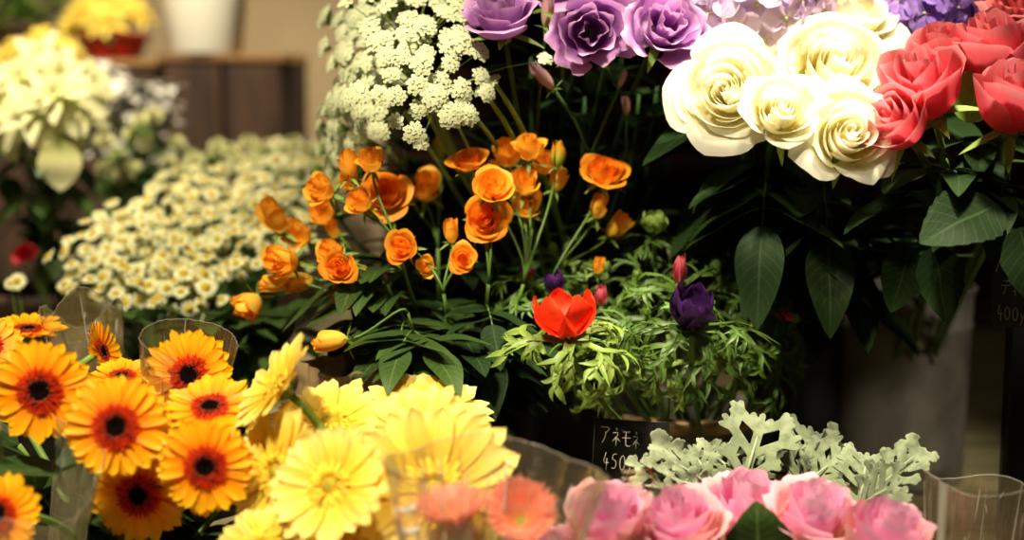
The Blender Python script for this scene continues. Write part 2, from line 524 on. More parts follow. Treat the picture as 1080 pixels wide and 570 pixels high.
def gerbera_meshes(kind, seed, cup=0.0):
    """petals, inner florets, disc in the bloom's own frame, radius 1, facing +Z"""
    q = random.Random(seed)
    pet = MB()
    npet = {'orange': 22, 'yellow': 17, 'salmon': 34}[kind]
    rings = [(npet, 1.0, 0.0, -.02), (npet, .93, .5, .05), (int(npet * .8), .62 if kind == 'yellow' else .72, .25, .14)]
    if kind == 'yellow':
        rings = [(20, 1.0, 0.0, -.02), (20, .93, .5, .06)]
    if kind == 'orange':
        rings = [(21, 1.0, 0.0, -.03), (21, .93, .5, .04)]
    for n, RL, off, zz in rings:
        for k in range(n):
            a = (k + off) / n * 2 * PI + q.uniform(-.05, .05)
            LL = RL * q.uniform(.92, 1.04)
            w = 2 * PI / n * q.uniform(.72, .88) * (1.25 if kind != 'salmon' else 1.2)
            el = zz + cup + q.uniform(-.05, .06)
            bend = q.uniform(-.25, .02)
            if q.random() < .06:
                bend -= .35
            tw = q.uniform(-.18, .18)
            ra = q.random()
            ca, sa = math.cos(a), math.sin(a)

            def fn(u, v, LL=LL, w=w, el=el, bend=bend, tw=tw, ca=ca, sa=sa):
                r = .12 + (LL - .12) * v
                ww = w * .62 * (.30 + .70 * min(1, v / .5) ** .8) * math.sqrt(max(0.0, 1 - max(0, (v - .72) / .28) ** 2.2)) * .5 * 1.25
                z = el * r + bend * r * r * .45
                gro = .022 * (abs(u) ** 1.4) - .007 * (1 - min(1, abs(abs(u) - .4) / .25))
                z2 = z + gro * min(1, v * 2) + tw * u * ww * v
                return V((ca * r - sa * u * ww, sa * r + ca * u * ww, z2))
            pet.patch(fn, 6, 9, 0, ra)
    inn = MB()
    nr = [(64, .44, .10), (56, .37, .13), (50, .30, .14)] if kind == 'orange' else [(30, .42, .14), (28, .34, .2), (24, .26, .22)]
    for n, RL, zz in nr:
        for k in range(n):
            a = (k + q.random()) / n * 2 * PI
            LL = RL * q.uniform(.85, 1.1)
            w = .034
            ca, sa = math.cos(a), math.sin(a)
            z1 = zz * q.uniform(.7, 1.2)

            def fn(u, v, LL=LL, ca=ca, sa=sa, z1=z1):
                r = .1 + (LL - .1) * v
                ww = w * (1 - .6 * v * v)
                return V((ca * r - sa * u * ww, sa * r + ca * u * ww, .03 + z1 * math.sin(v * 2.2) * .6 + .01 * abs(u)))
            inn.patch(fn, 2, 4, 0, q.random())
    disc = MB()
    DR = .16 if kind == 'orange' else .13
    disc.lathe([(DR * 1.35, 0.02), (DR * 1.3, .08), (DR, .115), (DR * .6, .10), (DR * .3, .075), (.002, .07)][::-1] if kind == 'orange'
               else [(.002, .15), (DR * .5, .14), (DR, .11), (DR * 1.2, .04)], 24)
    for k in range(46):
        a = k * 2.4
        r = DR * (1.0 + .65 * q.random())
        hh = .11 + .06 * q.random()
        disc.tube([V((math.cos(a) * r, math.sin(a) * r, .05)), V((math.cos(a) * r * 1.04, math.sin(a) * r * 1.04, hh))], [.008, .011], 4, 1)
    cal = MB()
    cal.lathe([(.03, -.26), (.06, -.24), (.13, -.15), (.2, -.06), (.24, -.02), (.1, 0.0)], 16)
    for k in range(14):
        a = k / 14 * 2 * PI
        leaf(cal, V((math.cos(a) * .2, math.sin(a) * .2, -.08)), V((math.cos(a), math.sin(a), .25)), V((0, 0, 1)), .22, .09, .1, .2, nv=4, nu=2)
    km = {'orange': ('g_or', 'g_or_in', 'g_disc', 'g_dot'), 'yellow': ('g_ye', 'g_ye_in', 'g_ye_disc', 'g_ye_in'), 'salmon': ('g_sa', 'g_sa', 'g_sa_disc', 'g_ye_in')}[kind]
    return (pet.mesh('petals', M[km[0]]), inn.mesh('inner_florets', M[km[1]]), disc.mesh('disc', [M[km[2]], M[km[3]]]), cal.mesh('calyx', M['sepal']))


GV = {}


def gerbera(kind, label, group, px, py, d, rpx, n, base, variant=0, cup=0.0, roll=None, name='gerbera'):
    key = (kind, variant, cup)
    if key not in GV:
        GV[key] = gerbera_meshes(kind, variant * 7 + 3, cup)
    pm, im, dm, cm = GV[key]
    c = P(px, py, d)
    r = S(rpx, d)
    t = thing(name, label, 'flower', base, group)
    F = frame(c, n, rng.uniform(0, 6) if roll is None else roll, r)
    part('petals', pm, t, F)
    part('inner_florets', im, t, F)
    part('disc', dm, t, F)
    part('calyx', cm, t, F)
    st = MB()
    st.tube(stem_path(base, c - n * r * .22, n, .35), .0032, 8)
    part('stem', (st, M['stem_l']), t)
    return t


def rose_mesh(seed, n=26, H=1.0, open_=1.0, lip=.22, ruffle=0.0, inner=.10, wide=1.0, point=.06, mats=(0, 0), nu=8, nv=8, flare=.18, fall=.30):
    """spiral of cupped petals, outer radius about 1, facing +Z, base at z = 0"""
    q = random.Random(seed)
    mb = MB()
    for i in range(n):
        f = i / (n - 1)
        az = i * 2.39996 + q.uniform(-.55, .55)
        rt = (inner + (1 - inner) * f ** 1.0) * (.42 + .50 * open_) * q.uniform(.95, 1.05)
        rb = .05 + .10 * f
        hz = H * (1.0 - fall * f ** 1.6) * q.uniform(.95, 1.05) - .05 * H * math.exp(-f * 9) * open_
        hw = (1.9 - 1.02 * f ** .6) * wide
        lp = (lip * f ** 1.2 + flare * max(0, f - .62) / .38) * q.uniform(.6, 1.35)
        sp = q.uniform(.03, .13) * (1 - .45 * f)
        ph = q.uniform(0, 6)
        kk = q.choice((3, 4, 5))
        droop = q.uniform(0, .14) * f
        fold = q.uniform(.3, 1.0)
        pt = point * q.uniform(.5, 1.6)
        skew = q.uniform(-.18, .18)

        def fn(u, v):
            us = u + skew * (1 - u * u)
            tip = 1 - (.07 + .18 * f) * abs(u) ** 2.4 + pt * max(0, f - .15) * max(0, 1 - abs(us) * 2.0)
            hv = v * tip
            hc = min(1.0, hv)
            # cupped side: swells out fast from the base, then rises nearly upright
            r = rb + (rt - rb) * (1 - (1 - hc) ** 1.9) + .13 * (.25 + f) * math.sin(PI * hc ** .8)
            lv = max(0.0, (hv - .60) / .40)
            ed = 1 + fold * abs(u) ** 1.5
            r += lv ** 1.8 * lp * ed
            z = hz * (hv ** 1.25) - lv ** 2.4 * lp * .85 * ed - droop * lv
            r += u * sp * (.25 + v * .75) * min(1.0, .35 + rt * 1.6)
            if ruffle:
                w = math.sin(u * kk * 2.2 + ph) * lv * ruffle + math.sin(u * kk * 4.7 + ph * 2) * lv * ruffle * .4
                r += w * .9
                z += w * .7
            wv = (.34 + .66 * min(1, v * 1.6)) * (1 - .14 * v ** 5)
            a = az + u * hw * wv
            return V((math.cos(a) * r, math.sin(a) * r, z))
        mb.patch(fn, nu, nv, mats[1] if f > .72 else mats[0], q.random())
    return mb


def sepals(mb, L=1.0, W=.28, el=-.3, n=5, cupr=.16, q=rng):
    mb.lathe([(.05, -.28), (cupr, -.2), (cupr * 1.25, -.06), (cupr * 1.1, .04)], 12)
    for k in range(n):
        a = k / n * 2 * PI + .3
        leaf(mb, V((math.cos(a) * cupr, math.sin(a) * cupr, -.03)), V((math.cos(a), math.sin(a), el + q.uniform(-.25, .25))), V((0, 0, 1)), L * q.uniform(.8, 1.1), W, q.uniform(-.1, .35), .3, nv=7, nu=2, prof=.6)


SEP = []
for k in range(3):
    mb_ = MB(); sepals(mb_, .95, .26, .1 - .35 * k)
    SEP.append(mb_.mesh('sepals', M['sepal']))


def sprig(mb, base, d, L, W, nleaf=5, mat=0, up=V((0, 0, 1)), serr=.18, stemmat=1):
    """compound rose leaf: petiole with paired leaflets"""
    d = d.normalized()
    side = d.cross(up).normalized()
    pts = [base + d * (L * t) - up * (L * .22 * t * t) for t in (0, .25, .5, .75, 1)]
    mb.tube(pts, [.0012, .0011, .001, .0009, .0008], 5, stemmat)
    leaf(mb, pts[-1], (pts[-1] - pts[-2]), up, W * 1.75, W, rng.uniform(.05, .35), .22, serr, mat, 16)
    k = 1
    while k * 2 < nleaf + 1:
        p = pts[-1 - k] if k < 4 else pts[0]
        for sg in (-1, 1):
            leaf(mb, p, d * .45 + side * sg + V((0, 0, rng.uniform(-.2, .25))), up, W * 1.5, W * .88, rng.uniform(.1, .4), .22, serr, mat, 16)
        k += 1


def rose(name, label, group, mesh, c, r, n, base, roll=0.0, hs=.55, stem_r=.003, stem_m='stem', leaves=(), leaf_m='leaf', cat='rose', sep=0, stem_k=.35):
    """one cut rose: bloom, sepals, stem, leaves; c is the middle of the bloom"""
    t = thing(name, label, cat, base, group)
    b0 = c - n * r * hs
    F = frame(b0, n, roll, r)
    part('bloom', mesh, t, F)
    part('sepals', SEP[sep % 3], t, F)
    mb = MB()
    path = stem_path(base, b0 - n * r * .2, n, stem_k)
    mb.tube(path, [stem_r * (1.25 - .35 * i / 12) for i in range(13)], 8)
    part('stem', (mb, M[stem_m]), t)
    if leaves:
        lb = MB()
        for (k, dr, L, W, nl) in leaves:
            sprig(lb, path[k], dr, L, W, nl)
        part('leaves', (lb, [M[leaf_m], M[stem_m]]), t)
    return t


# ------------------------------------------------------------------ setting
def structure(name, lo, hi, mat, label=None):
    mb = MB()
    mb.box(lo, hi)
    o = bpy.data.objects.new(name, mb.mesh(name, mat, False))
    C.objects.link(o)
    o['kind'] = 'structure'
    return o


structure('floor', (-3, -1.5, -.05), (3, 3.6, 0), M['floor'])
structure('wall_back', (-3, 3.4, 0), (3, 3.5, 3.0), M['wall'])
structure('wall_left', (-3.1, -1.5, 0), (-3, 3.5, 3.0), M['wall'])
structure('wall_right', (3, -1.5, 0), (3.1, 3.5, 3.0), M['wall'])

# display table of planks
t = thing('display_table', 'long planked wooden display table carrying all the flower buckets', 'table', (0, 1.7, 0))
mb = MB()
y = .62
k = 0
while y < 3.2:
    mb.box((-1.6, y, TZ - .03), (1.6, y + .118, TZ), 0, rng.random(), .002)
    y += .124
part('tabletop', (mb, M['table']), t)
mb = MB()
mb.box((-1.55, .66, TZ - .11), (1.55, .70, TZ - .03)); mb.box((-1.55, 3.1, TZ - .11), (1.55, 3.14, TZ - .03))
part('apron', (mb, M['table']), t)
for sx in (-1.5, 1.44):
    for sy in (.70, 3.04):
        mb = MB(); mb.box((sx, sy, 0), (sx + .06, sy + .06, TZ - .03), 0, 0, .003)
        part('leg', (mb, M['table']), t)


def bucket(name, label, px, d, r_top, r_bot, h, mat, rib=True, handle=True, rimmat=None, loc=None):
    b = loc if loc is not None else V((P(px, 285, d).x, P(px, 285, d).y, TZ))
    t = thing(name, label, 'bucket', b)
    mb = MB()
    R_ = lambda z: r_bot + (r_top - r_bot) * z / h
    prof = [(.001, .004), (R_(0) - .004, .004), (R_(0) - .001, 0), (R_(0) + .002, .004), (R_(.008), .010)]
    zs = [.12, .16, .8, .84] if rib else []
    z = .02
    for fz in (.10, .115, .13, .45, .80, .815, .83, .96):
        bump_ = .0022 if rib and fz in (.115, .815) else 0
        prof.append((R_(h * fz) + bump_, h * fz))
    prof += [(r_top, h - .005), (r_top + .003, h - .002), (r_top + .0035, h + .001), (r_top + .001, h + .003), (r_top - .003, h + .001), (r_top - .004, h - .006),
             (R_(h * .5) - .003, h * .5), (R_(.01) - .004, .008), (.001, .008)]
    mb.lathe(prof, 56)
    part('body', (mb, mat), t, Matrix.Translation(b))
    if rimmat:
        mb = MB()
        mb.lathe([(r_top + .001, h - .012), (r_top + .0045, h - .006), (r_top + .005, h), (r_top + .001, h + .004), (r_top - .003, h + .002)], 56)
        part('rim', (mb, rimmat), t, Matrix.Translation(b), label='tarnished bronze-coloured rim')
    if handle:
        for sg in (-1, 1):
            a0 = math.radians(-78 if sg < 0 else 102)
            ca, sa = math.cos(a0), math.sin(a0)
            mb = MB()
            rr = R_(h * .85)
            pts = []
            for kk in range(13):
                th = kk / 12 * PI * 2
                off = V((-sa, ca, 0)) * math.cos(th) * .007 + V((0, 0, 1)) * math.sin(th) * .028
                pts.append(V((ca * (rr + .005), sa * (rr + .005), h * .80)) + off)
            mb.tube(pts, .0018, 6)
            mb.ball((ca * rr, sa * rr, h * .9), .007, 8, 5, sq=(1, 1, 1.3))
            part('handle', (mb, mat), t, Matrix.Translation(b))
    return t


def floor_of(px, d, dz=.01):
    q = P(px, 285, d)
    return V((q.x, q.y, TZ + dz))


B_AN = floor_of(722, 1.44)
bucket('metal_bucket', 'low zinc bucket with bronze rim holding the anemones', 722, 1.44, .080, .066, .150, M['zinc'], True, False, M['zinc_rust'])
B_RO = floor_of(952, 1.70)
bucket('metal_bucket', 'tall dark galvanised bucket under the coral roses', 952, 1.70, .083, .078, .235, M['zinc'], True, True)
B_WH = floor_of(838, 1.72)
bucket('flower_bucket', 'black bucket under the ivory roses, behind the anemones', 838, 1.72, .075, .06, .22, M['black'], False, False)
B_SP = floor_of(490, 1.50)
bucket('flower_bucket', 'bucket holding the orange spray roses, black to stand in for the shadow there', 490, 1.50, .075, .06, .15, M['black'], False, False)  # black body puts the shadow below the spray roses into the colour
B_LI = floor_of(590, 1.78)
bucket('flower_bucket', 'tall black bucket of lisianthus and lace flowers, behind the spray roses', 590, 1.78, .09, .07, .24, M['black'], False, False)
B_CH = floor_of(215, 1.78)
bucket('flower_bucket', 'black bucket under the white chamomile sprays', 215, 1.78, .085, .07, .15, M['black'], False, False)
B_MU = floor_of(215, 2.12)
bucket('flower_bucket', 'black bucket of blurred cream blooms, behind the chamomile', 215, 2.12, .085, .07, .2, M['black'], False, False)
B_GO = floor_of(120, 1.22)
bucket('flower_bucket', 'black bucket beneath the orange gerberas', 120, 1.22, .075, .06, .12, M['black'], False, False)
B_GY = floor_of(400, 1.08)
bucket('flower_bucket', 'black bucket beneath the yellow gerberas', 400, 1.08, .070, .055, .12, M['black'], False, False)
B_PK = floor_of(800, 1.20)
bucket('flower_bucket', 'shallow black bucket beneath the pink roses', 800, 1.20, .085, .07, .09, M['black'], False, False)


def inb(b, r=.035):
    a = rng.uniform(0, 2 * PI)
    rr = r * math.sqrt(rng.random())
    return b + V((math.cos(a) * rr, math.sin(a) * rr, 0))


# ------------------------------------------------------------------ orange gerberas
GO = 'orange gerberas in the front bunch'
og = [
    ('orange gerbera with black centre, facing out at the left of the bunch', 43, 412, 1.12, 57, N(.05, .12, 1), 0, 0.0),
    ('orange gerbera with red ring and black centre, middle of the bunch', 123, 450, 1.08, 58, N(.1, .22, 1), 1, 0.0),
    ('orange gerbera inside the clear wrap with the arched rim', 200, 396, 1.20, 50, N(-.05, .30, 1), 2, .12),
    ('orange gerbera tilted upwards, squeezed below the wrapped gerbera', 222, 432, 1.15, 50, N(.05, .95, .5), 0, .15),
    ('orange gerbera with red ring touching the pale yellow gerbera', 217, 492, 1.08, 54, N(.05, .12, 1), 1, 0.0),
    ('shaded orange gerbera with a large dark centre, lowest of the bunch', 147, 522, 1.13, 54, N(0, .05, 1), 3, 0.0),
    ('orange gerbera with drooping petals cut by the lower left corner', 2, 542, 1.06, 46, N(-.35, .25, .8), 2, -.15),
    ('blurred orange gerbera seen edge-on behind the leftmost black-centred gerbera', 30, 350, 1.34, 40, N(.1, 1, .15), 0, .2),
    ('orange gerbera seen side-on beside the chamomile leaves', 106, 372, 1.28, 34, N(.85, .35, .1), 1, .25),
    ('orange gerbera half hidden behind the middle gerbera of the bunch', 128, 400, 1.22, 36, N(0, .9, .4), 2, .1),
    ('reddish orange gerbera at the frame edge above the left gerbera', -14, 366, 1.27, 38, N(.3, .5, .7), 3, .1),
]
for lab, px, py, d, r, n, var, cup in og:
    gerbera('orange', lab, GO, px, py, d, r, n, inb(B_GO), var, cup)

for i, (px, py, d, lab) in enumerate([(70, 500, 1.16, 'broad green gerbera leaf under the leftmost black-centred gerbera'), (150, 575, 1.2, 'green gerbera leaves at the bottom, below the shaded gerbera'),
                                      (95, 545, 1.2, 'green gerbera leaves left of the shaded gerbera'), (40, 520, 1.24, 'grey-green gerbera leaves behind the crinkled film'), (225, 565, 1.2, 'dark gerbera leaves between orange and yellow gerberas'),
                                      (20, 470, 1.26, 'gerbera leaves at the left edge under the orange blooms'),
                                      (236, 522, 1.17, 'added gerbera leaf standing in for the dark gap beside the pale yellow gerbera'), (215, 545, 1.22, 'added gerbera leaves under the red-ringed gerbera next to the yellow bunch')]):  # last two added to cover lit tabletop where only shade belongs
    base = inb(B_GO)
    t = thing('gerbera_plant', lab, 'plant', base, 'gerbera leaves')
    c = P(px, py, d)
    path = stem_path(base, c, N(0, .6, .6), .3, 8)
    sm = MB(); sm.tube(path, .0025, 6); part('stem', (sm, M['stem_l']), t)
    lb = MB()
    for k in range(5):
        a = rng.uniform(0, 6)
        leaf(lb, path[5 + k % 4], V((math.cos(a) * .8, math.sin(a) * .5 - .2, rng.uniform(-.2, .8))), V((0, -.5, 1)), rng.uniform(.07, .10), rng.uniform(.03, .045), rng.uniform(.1, .4), .25, .12, 0, 16, 4)
    part('leaves', (lb, [M['leaf']]), t)

# ------------------------------------------------------------------ yellow gerberas
GY = 'pale yellow gerberas in the front bunch'
yg = [
    ('pale yellow gerbera in profile, upper left of the yellow bunch', 296, 410, 1.12, 60, N(-.72, .62, .30), 0, .25),
    ('pale yellow gerbera beside the red-ringed orange gerbera', 296, 500, 1.09, 74, N(-.62, .28, .72), 1, .1),
    ('yellow gerbera with broad petals next to the clear film', 350, 514, 1.05, 70, N(-.30, .55, .75), 2, .18),
    ('large yellow gerbera behind the salmon gerberas, inside the film', 458, 522, 1.08, 100, N(.05, .55, .85), 3, .22),
    ('yellow gerbera edge-on behind the broad-petalled gerbera', 348, 448, 1.15, 64, N(-.1, .9, .45), 0, .2),
    ('yellow gerbera behind the large filmed gerbera', 445, 462, 1.12, 66, N(0, .75, .6), 1, .2),
    ('deeper yellow gerbera with spread petals at the back of the bunch', 448, 436, 1.20, 72, N(.12, .93, .32), 2, .12),
    ('yellow gerbera at the bottom edge below the profile gerbera', 276, 580, 1.06, 56, N(-.25, .7, .6), 3, .1),
    ('yellow gerbera at the bottom edge under the film', 388, 588, 1.05, 66, N(-.05, .8, .6), 0, .15),
]
for lab, px, py, d, r, n, var, cup in yg:
    gerbera('yellow', lab, GY, px, py, d, r, n, inb(B_GY), var, cup)
for lab, px, py, d, r, n, var in [
    ('small salmon gerbera seen side-on in the clear film', 482, 562, 1.04, 42, N(-.12, .95, .15), 0),
    ('small salmon gerbera with green centre facing out in the clear film', 549, 552, 1.04, 40, N(.02, .68, .7), 1)]:
    gerbera('salmon', lab, 'salmon mini gerberas', px, py, d, r, n, inb(B_GY, .02) + V((.04, -.05, 0)), var, 1.0, name='mini_gerbera')

# ------------------------------------------------------------------ orange spray roses
SR = {}
SR['big'] = [rose_mesh(40 + k, 20, 1.1, .95, .18, 0, .09, 1, .10, (0, 0), 8, 7, .14, .2).mesh('bloom', M['r_or']) for k in range(3)]
SR['mid'] = [rose_mesh(50 + k, 14, 1.6, .75, .14, 0, .14, 1, .12, (0, 0), 8, 7, .08, .15).mesh('bloom', M['r_or_y']) for k in range(3)]
SR['bud'] = [rose_mesh(60 + k, 8, 1.9, .25, .06, 0, .3, 1, .1, (0, 0), 8, 7, .04, .1).mesh('bud', M['r_or_y']) for k in range(2)]
SR['green'] = [rose_mesh(70, 6, 2.0, .12, .02, 0, .3, 1, .1, (0, 0), 6, 7, .0, .05).mesh('bud', M['r_green'])]
spr = [
    ('orange spray rose branch hanging lowest on the left, above the orange gerberas', 390, 345, 1.36, [(264, 321, 17, 'mid', N(-.5, -.55, .5)), (288, 300, 12, 'bud', N(-.9, .05, .3)), (313, 299, 13, 'bud', N(-.9, -.1, .3)), (300, 276, 19, 'mid', N(-.5, .1, .7))]),
    ('orange spray rose branch with a wide bloom facing the viewer, left of centre', 408, 300, 1.33, [(371, 303, 21, 'big', N(-.2, -.1, 1)), (352, 268, 17, 'mid', N(-.5, .4, .7)), (358, 281, 16, 'big', N(-.2, .1, .9))]),
    ('orange spray rose branch reaching over the chamomile', 372, 270, 1.42, [(287, 227, 16, 'bud', N(-.3, .8, .5)), (315, 248, 18, 'mid', N(-.4, .5, .7)), (340, 226, 15, 'mid', N(-.2, .6, .6)), (351, 242, 9, 'bud', N(-.1, .6, .6))]),
    ('orange spray rose branch with the largest bloom, under the lace flower', 420, 262, 1.34, [(407, 205, 24, 'big', N(-.1, .45, .85)), (340, 201, 17, 'mid', N(-.5, .4, .6)), (380, 215, 14, 'mid', N(-.4, .5, .6)), (367, 172, 12, 'bud', N(-.1, .9, .3)), (392, 171, 15, 'mid', N(0, .8, .5)), (368, 193, 11, 'mid', N(-.2, .7, .6))]),
    ('orange spray rose branch with a round bloom and two small ones, mid height', 468, 310, 1.32, [(424, 261, 16, 'big', N(-.45, .2, .8)), (450, 283, 11, 'mid', N(-.1, .3, .8)), (489, 273, 13, 'big', N(.1, .2, .9)), (476, 243, 10, 'bud', N(0, .9, .3))]),
    ('blurred orange spray rose branch behind the largest bloom', 462, 262, 1.48, [(449, 199, 18, 'mid', N(0, .6, .7)), (430, 205, 14, 'mid', N(-.2, .6, .7)), (465, 155, 10, 'green', N(0, 1, .1))]),
    ('orange spray rose branch with a rosette facing out, right of centre', 515, 300, 1.33, [(512, 232, 21, 'big', N(0, .25, .95)), (520, 197, 19, 'big', N(.0, .6, .75)), (494, 169, 18, 'big', N(-.1, .85, .45))]),
    ('orange spray rose branch with tall clustered blooms, topmost right', 552, 300, 1.36, [(535, 164, 17, 'mid', N(-.1, .85, .45)), (559, 158, 16, 'mid', N(0, .9, .4)), (573, 174, 15, 'mid', N(.2, .8, .5)), (521, 181, 10, 'green', N(0, .9, .4)), (553, 195, 16, 'mid', N(0, .7, .6)), (556, 217, 18, 'mid', N(0, .6, .7)), (590, 188, 11, 'bud', N(.3, .9, .3)), (588, 163, 10, 'green', N(.1, 1, .1))]),
    ('orange spray rose branch with one frilled bloom, near the dark lisianthus stems', 580, 300, 1.38, [(637, 181, 22, 'big', N(.1, .75, .5)), (632, 217, 11, 'bud', N(.2, .7, .5)), (652, 237, 13, 'bud', N(.4, .6, .5)), (631, 280, 8, 'bud', N(.2, .6, .6))]),
    ('single yellow spray rosebud hanging over the yellow gerbera', 430, 330, 1.28, [(346, 361, 14, 'bud', N(-.95, -.1, .2))]),
]
for lab, jx, jy, jd, blooms in spr:
    base = inb(B_SP)
    t = thing('spray_rose', lab, 'rose', base, 'orange spray roses')
    J = P(jx, jy, jd)
    up = (P(jx, jy - 40, jd) - base).normalized()
    sm = MB()
    trunk = stem_path(base, J, up, .35)
    sm.tube(trunk, [.0026 - .001 * i / 12 for i in range(13)], 7)
    lb = MB()
    for bi, (px, py, r, kd, n) in enumerate(blooms):
        rr = S(r * 1.14, jd)
        dj = jd + rng.uniform(-.03, .03)
        c = P(px, py, dj)
        elong = {'big': .55, 'mid': .65, 'bud': 1.0, 'green': 1.0}[kd]
        scale = rr if kd in ('big', 'mid') else rr * 1.25
        b0 = c - n * scale * elong
        F = frame(b0, n, rng.uniform(0, 6), scale)
        ms = SR[kd]
        bo = part('bloom' if kd in ('big', 'mid') else 'bud', ms[bi % len(ms)], t, F)
        part('sepals', SEP[(bi + 1) % 3] if kd != 'green' else SEP[0], bo, None, True)
        tp = b0 - n * scale * .2
        sm.tube(bez(J, J + up * (tp - J).length * .35, tp - n * (tp - J).length * .35, tp, 8), .0013, 6)
    for k in range(8 if jx < 500 else 4):
        q = trunk[rng.choice((6, 7, 8, 9, 10, 11))]
        a = rng.uniform(0, 2 * PI)
        sprig(lb, q, V((math.cos(a), math.sin(a) - .5, rng.uniform(-.3, .4))), rng.uniform(.035, .06), rng.uniform(.032, .042), 5)
    part('stem', (sm, M['stem']), t)
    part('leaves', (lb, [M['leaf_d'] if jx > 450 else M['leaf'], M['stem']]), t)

# ------------------------------------------------------------------ anemones
def finger(mb, p, d, up, L, w, curl, depth, r, q):
    seg = 5
    side = d.cross(up).normalized()
    pts, dirs = [p], [d]
    cur = d.copy()
    yaw = q.uniform(-.28, .28)
    for i in range(seg):
        cur = (Matrix.Rotation(-curl / seg * (.5 + i * .3), 3, side) @ cur).normalized()
        cur = (Matrix.Rotation(yaw, 3, side.cross(cur).normalized()) @ cur).normalized()
        side = cur.cross(side.cross(cur)).normalized()
        pts.append(pts[-1] + cur * (L / seg))
        dirs.append(cur)
    b = len(mb.v)
    for i, pt in enumerate(pts):
        tt = i / seg
        ww = w * (.55 + .45 * math.sin(PI * min(1, tt * 1.2 + .1))) * (1 - tt ** 3 * .95) * .5
        upn = side.cross(dirs[i]).normalized()
        for u in (-1, 0, 1):
            mb.v.append(tuple(pt + side * u * ww + upn * (abs(u) * ww * .45)))
            mb.a.append((tt, u * .5 + .5, r, 1))
    for i in range(seg):
        for u in (0, 1):
            a0 = b + i * 3 + u
            mb.f.append((a0, a0 + 1, a0 + 4, a0 + 3)); mb.m.append(0)
    if depth > 0:
        for k in (2, 3):
            for sg in (-1, 1):
                if q.random() < .12:
                    continue
                upn = side.cross(dirs[k]).normalized()
                nd = (Matrix.Rotation(sg * q.uniform(.45, .85), 3, upn) @ dirs[k]).normalized()
                finger(mb, pts[k], nd, upn, L * q.uniform(.42, .62), w * .8, curl * q.uniform(.2, 1.4), depth - 1, r, q)


def ruff_mesh(seed, nl=4, L=.045, curl=1.2, el=.5, depth=2, w=.0064, mk='an_leaf'):
    q = random.Random(seed)
    mb = MB()
    for k in range(nl):
        a = k / nl * 2 * PI + q.uniform(-.3, .3)
        d = V((math.cos(a), math.sin(a), el + q.uniform(-.25, .25))).normalized()
        finger(mb, V((0, 0, 0)), d, V((0, 0, 1)), L * q.uniform(.8, 1.15), w, curl * q.uniform(.6, 1.3), depth, q.random(), q)
    return mb.mesh('leaf_ruff', M[mk])


RUFF = [ruff_mesh(100 + k, 4 + k % 2, .052, 1.3, .5) for k in range(4)] + [ruff_mesh(110, 8, .044, 1.7, .6, 2, .0064, 'an_leaf_l'), ruff_mesh(111, 7, .052, 2.0, .55, 2, .006)]


def cup_petals(seed, n, Hh, open_, w, mat, ruffle=.0):
    q = random.Random(seed)
    mb = MB()
    for k in range(n):
        a = k / n * 2 * PI * (1.0 if n < 7 else 1.62) + q.uniform(-.2, .2)
        op = open_ * q.uniform(.75, 1.25)
        hh = Hh * q.uniform(.9, 1.08)
        ph = q.uniform(0, 6)

        def fn(u, v):
            r = .10 + op * math.sin(min(1, v * 1.05) * PI * .5) + .16 * math.sin(PI * v)
            z = hh * v * (1 - .16 * abs(u) ** 2.5)
            wv = w * (math.sin(PI * (.12 + .80 * v ** .9)) ** .7)
            x = u * wv
            rr = r - (.35 - .15 * open_) * x * x + ruffle * math.sin(u * 5 + ph) * v * v
            ca, sa = math.cos(a), math.sin(a)
            return V((ca * rr - sa * x, sa * rr + ca * x, z))
        mb.patch(fn, 8, 8, 0, q.random())
    return mb.mesh('petals', mat)


